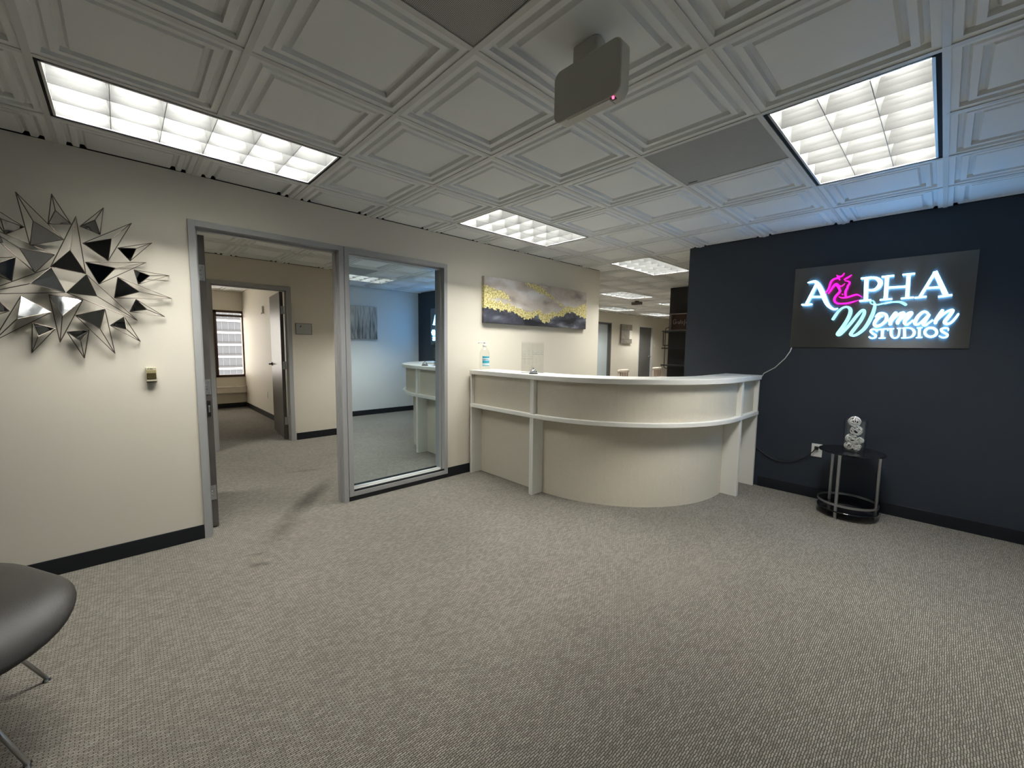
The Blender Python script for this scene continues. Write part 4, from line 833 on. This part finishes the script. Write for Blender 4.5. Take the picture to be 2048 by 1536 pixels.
# ---------------------------------------------------------------- black lounge chair at the left
CH = Vector((1.25, -0.60)); th_ = math.radians(30)
ch = thing('lounge_chair', (CH.x, CH.y, 0), 'black leather shell lounge chair with thin chrome legs', 'chair', rz=th_)
MC = Matrix.Translation((CH.x, CH.y, 0)) @ Matrix.Rotation(th_, 4, 'Z')
def shell(a, b2, n, zfun, thick):
    """cushioned superellipse shell: top follows zfun(u,v), underside bulges below"""
    vs = []; rows = 12; seg = 48
    def pt(r_, k, side):
        t = 2 * PI * k / seg; c_, s = math.cos(t), math.sin(t)
        u_ = math.copysign(abs(c_) ** (2 / n), c_) * r_; v_ = math.copysign(abs(s) ** (2 / n), s) * r_
        e = math.sqrt(max(0.0, 1 - r_ ** 6)); z = zfun(u_, v_)
        return (u_ * a, v_ * b2, z + (thick * 0.5 * e if side > 0 else -thick * 0.5 * e))
    R_ = [math.sin(PI / 2 * k / rows) for k in range(1, rows + 1)]
    vs.append((0, 0, zfun(0, 0) + thick * 0.5))
    for r_ in R_: vs += [pt(r_, k, 1) for k in range(seg)]
    for r_ in R_[-2::-1]: vs += [pt(r_, k, -1) for k in range(seg)]
    vs.append((0, 0, zfun(0, 0) - thick * 0.5)); fs = []; nr = 2 * rows - 1
    for k in range(seg): fs.append((0, 1 + k, 1 + (k + 1) % seg))
    for q in range(nr - 1):
        for k in range(seg): fs.append((1 + q * seg + k, 1 + (q + 1) * seg + k, 1 + (q + 1) * seg + (k + 1) % seg, 1 + q * seg + (k + 1) % seg))
    e = 1 + nr * seg
    for k in range(seg): fs.append((e, 1 + (nr - 1) * seg + (k + 1) % seg, 1 + (nr - 1) * seg + k))
    return MB().add(vs, fs)
seat = shell(0.40, 0.38, 3.1, lambda u_, v_: 0.400 + 0.035 * v_ * v_ + 0.02 * max(0, -u_) - 0.055 * max(0, u_ - 0.45) ** 2 * 4, 0.09).xf(MC)
part('seat', seat, 'leather', ch, smooth=True)
MBk = MC @ Matrix.Translation((-0.47, 0, 0.62)) @ Matrix.Rotation(math.radians(-72), 4, 'Y')
part('backrest', shell(0.27, 0.36, 2.7, lambda u_, v_: 0.05 * v_ * v_, 0.08).xf(MBk), 'leather', ch, smooth=True)
part('under_frame', MB().tube([MC @ Vector(q) for q in ((0.20, 0.20, 0.325), (-0.22, 0.20, 0.325), (-0.22, -0.20, 0.325), (0.20, -0.20, 0.325))], 0.010, 8, True), 'chrome', ch)
part('back_support', MB().tube([MC @ Vector(q) for q in ((-0.20, 0.0, 0.325), (-0.44, 0.0, 0.36), (-0.53, 0.0, 0.62))], 0.012, 8), 'chrome', ch)
IM = MC.inverted()
for fx, fy, tx, ty in ((1.565, -0.290, 0.06, 0.06), (1.098, -0.290, -0.05, 0.20), (None, None, 0.20, -0.20), (None, None, -0.05, -0.20)):
    if fx is None:
        top_ = Vector((tx, ty, 0.33)); ft = Vector((0.36 if tx > 0 else -0.12, -0.27, 0.0))
        ft = MC @ ft; top_ = MC @ top_
    else: top_ = MC @ Vector((tx, ty, 0.33)); ft = Vector((fx, fy, 0.0))
    lg = part('leg', MB().tube([top_, ft + Vector((0, 0, 0.012))], 0.0070, 10), 'brushed', ch, smooth=True)
    part('glide', MB().lathe([(0.014, 0.0), (0.015, 0.004), (0.011, 0.013)], ft.x, ft.y, 14), 'chrome', lg)
bpy.context.view_layer.update()
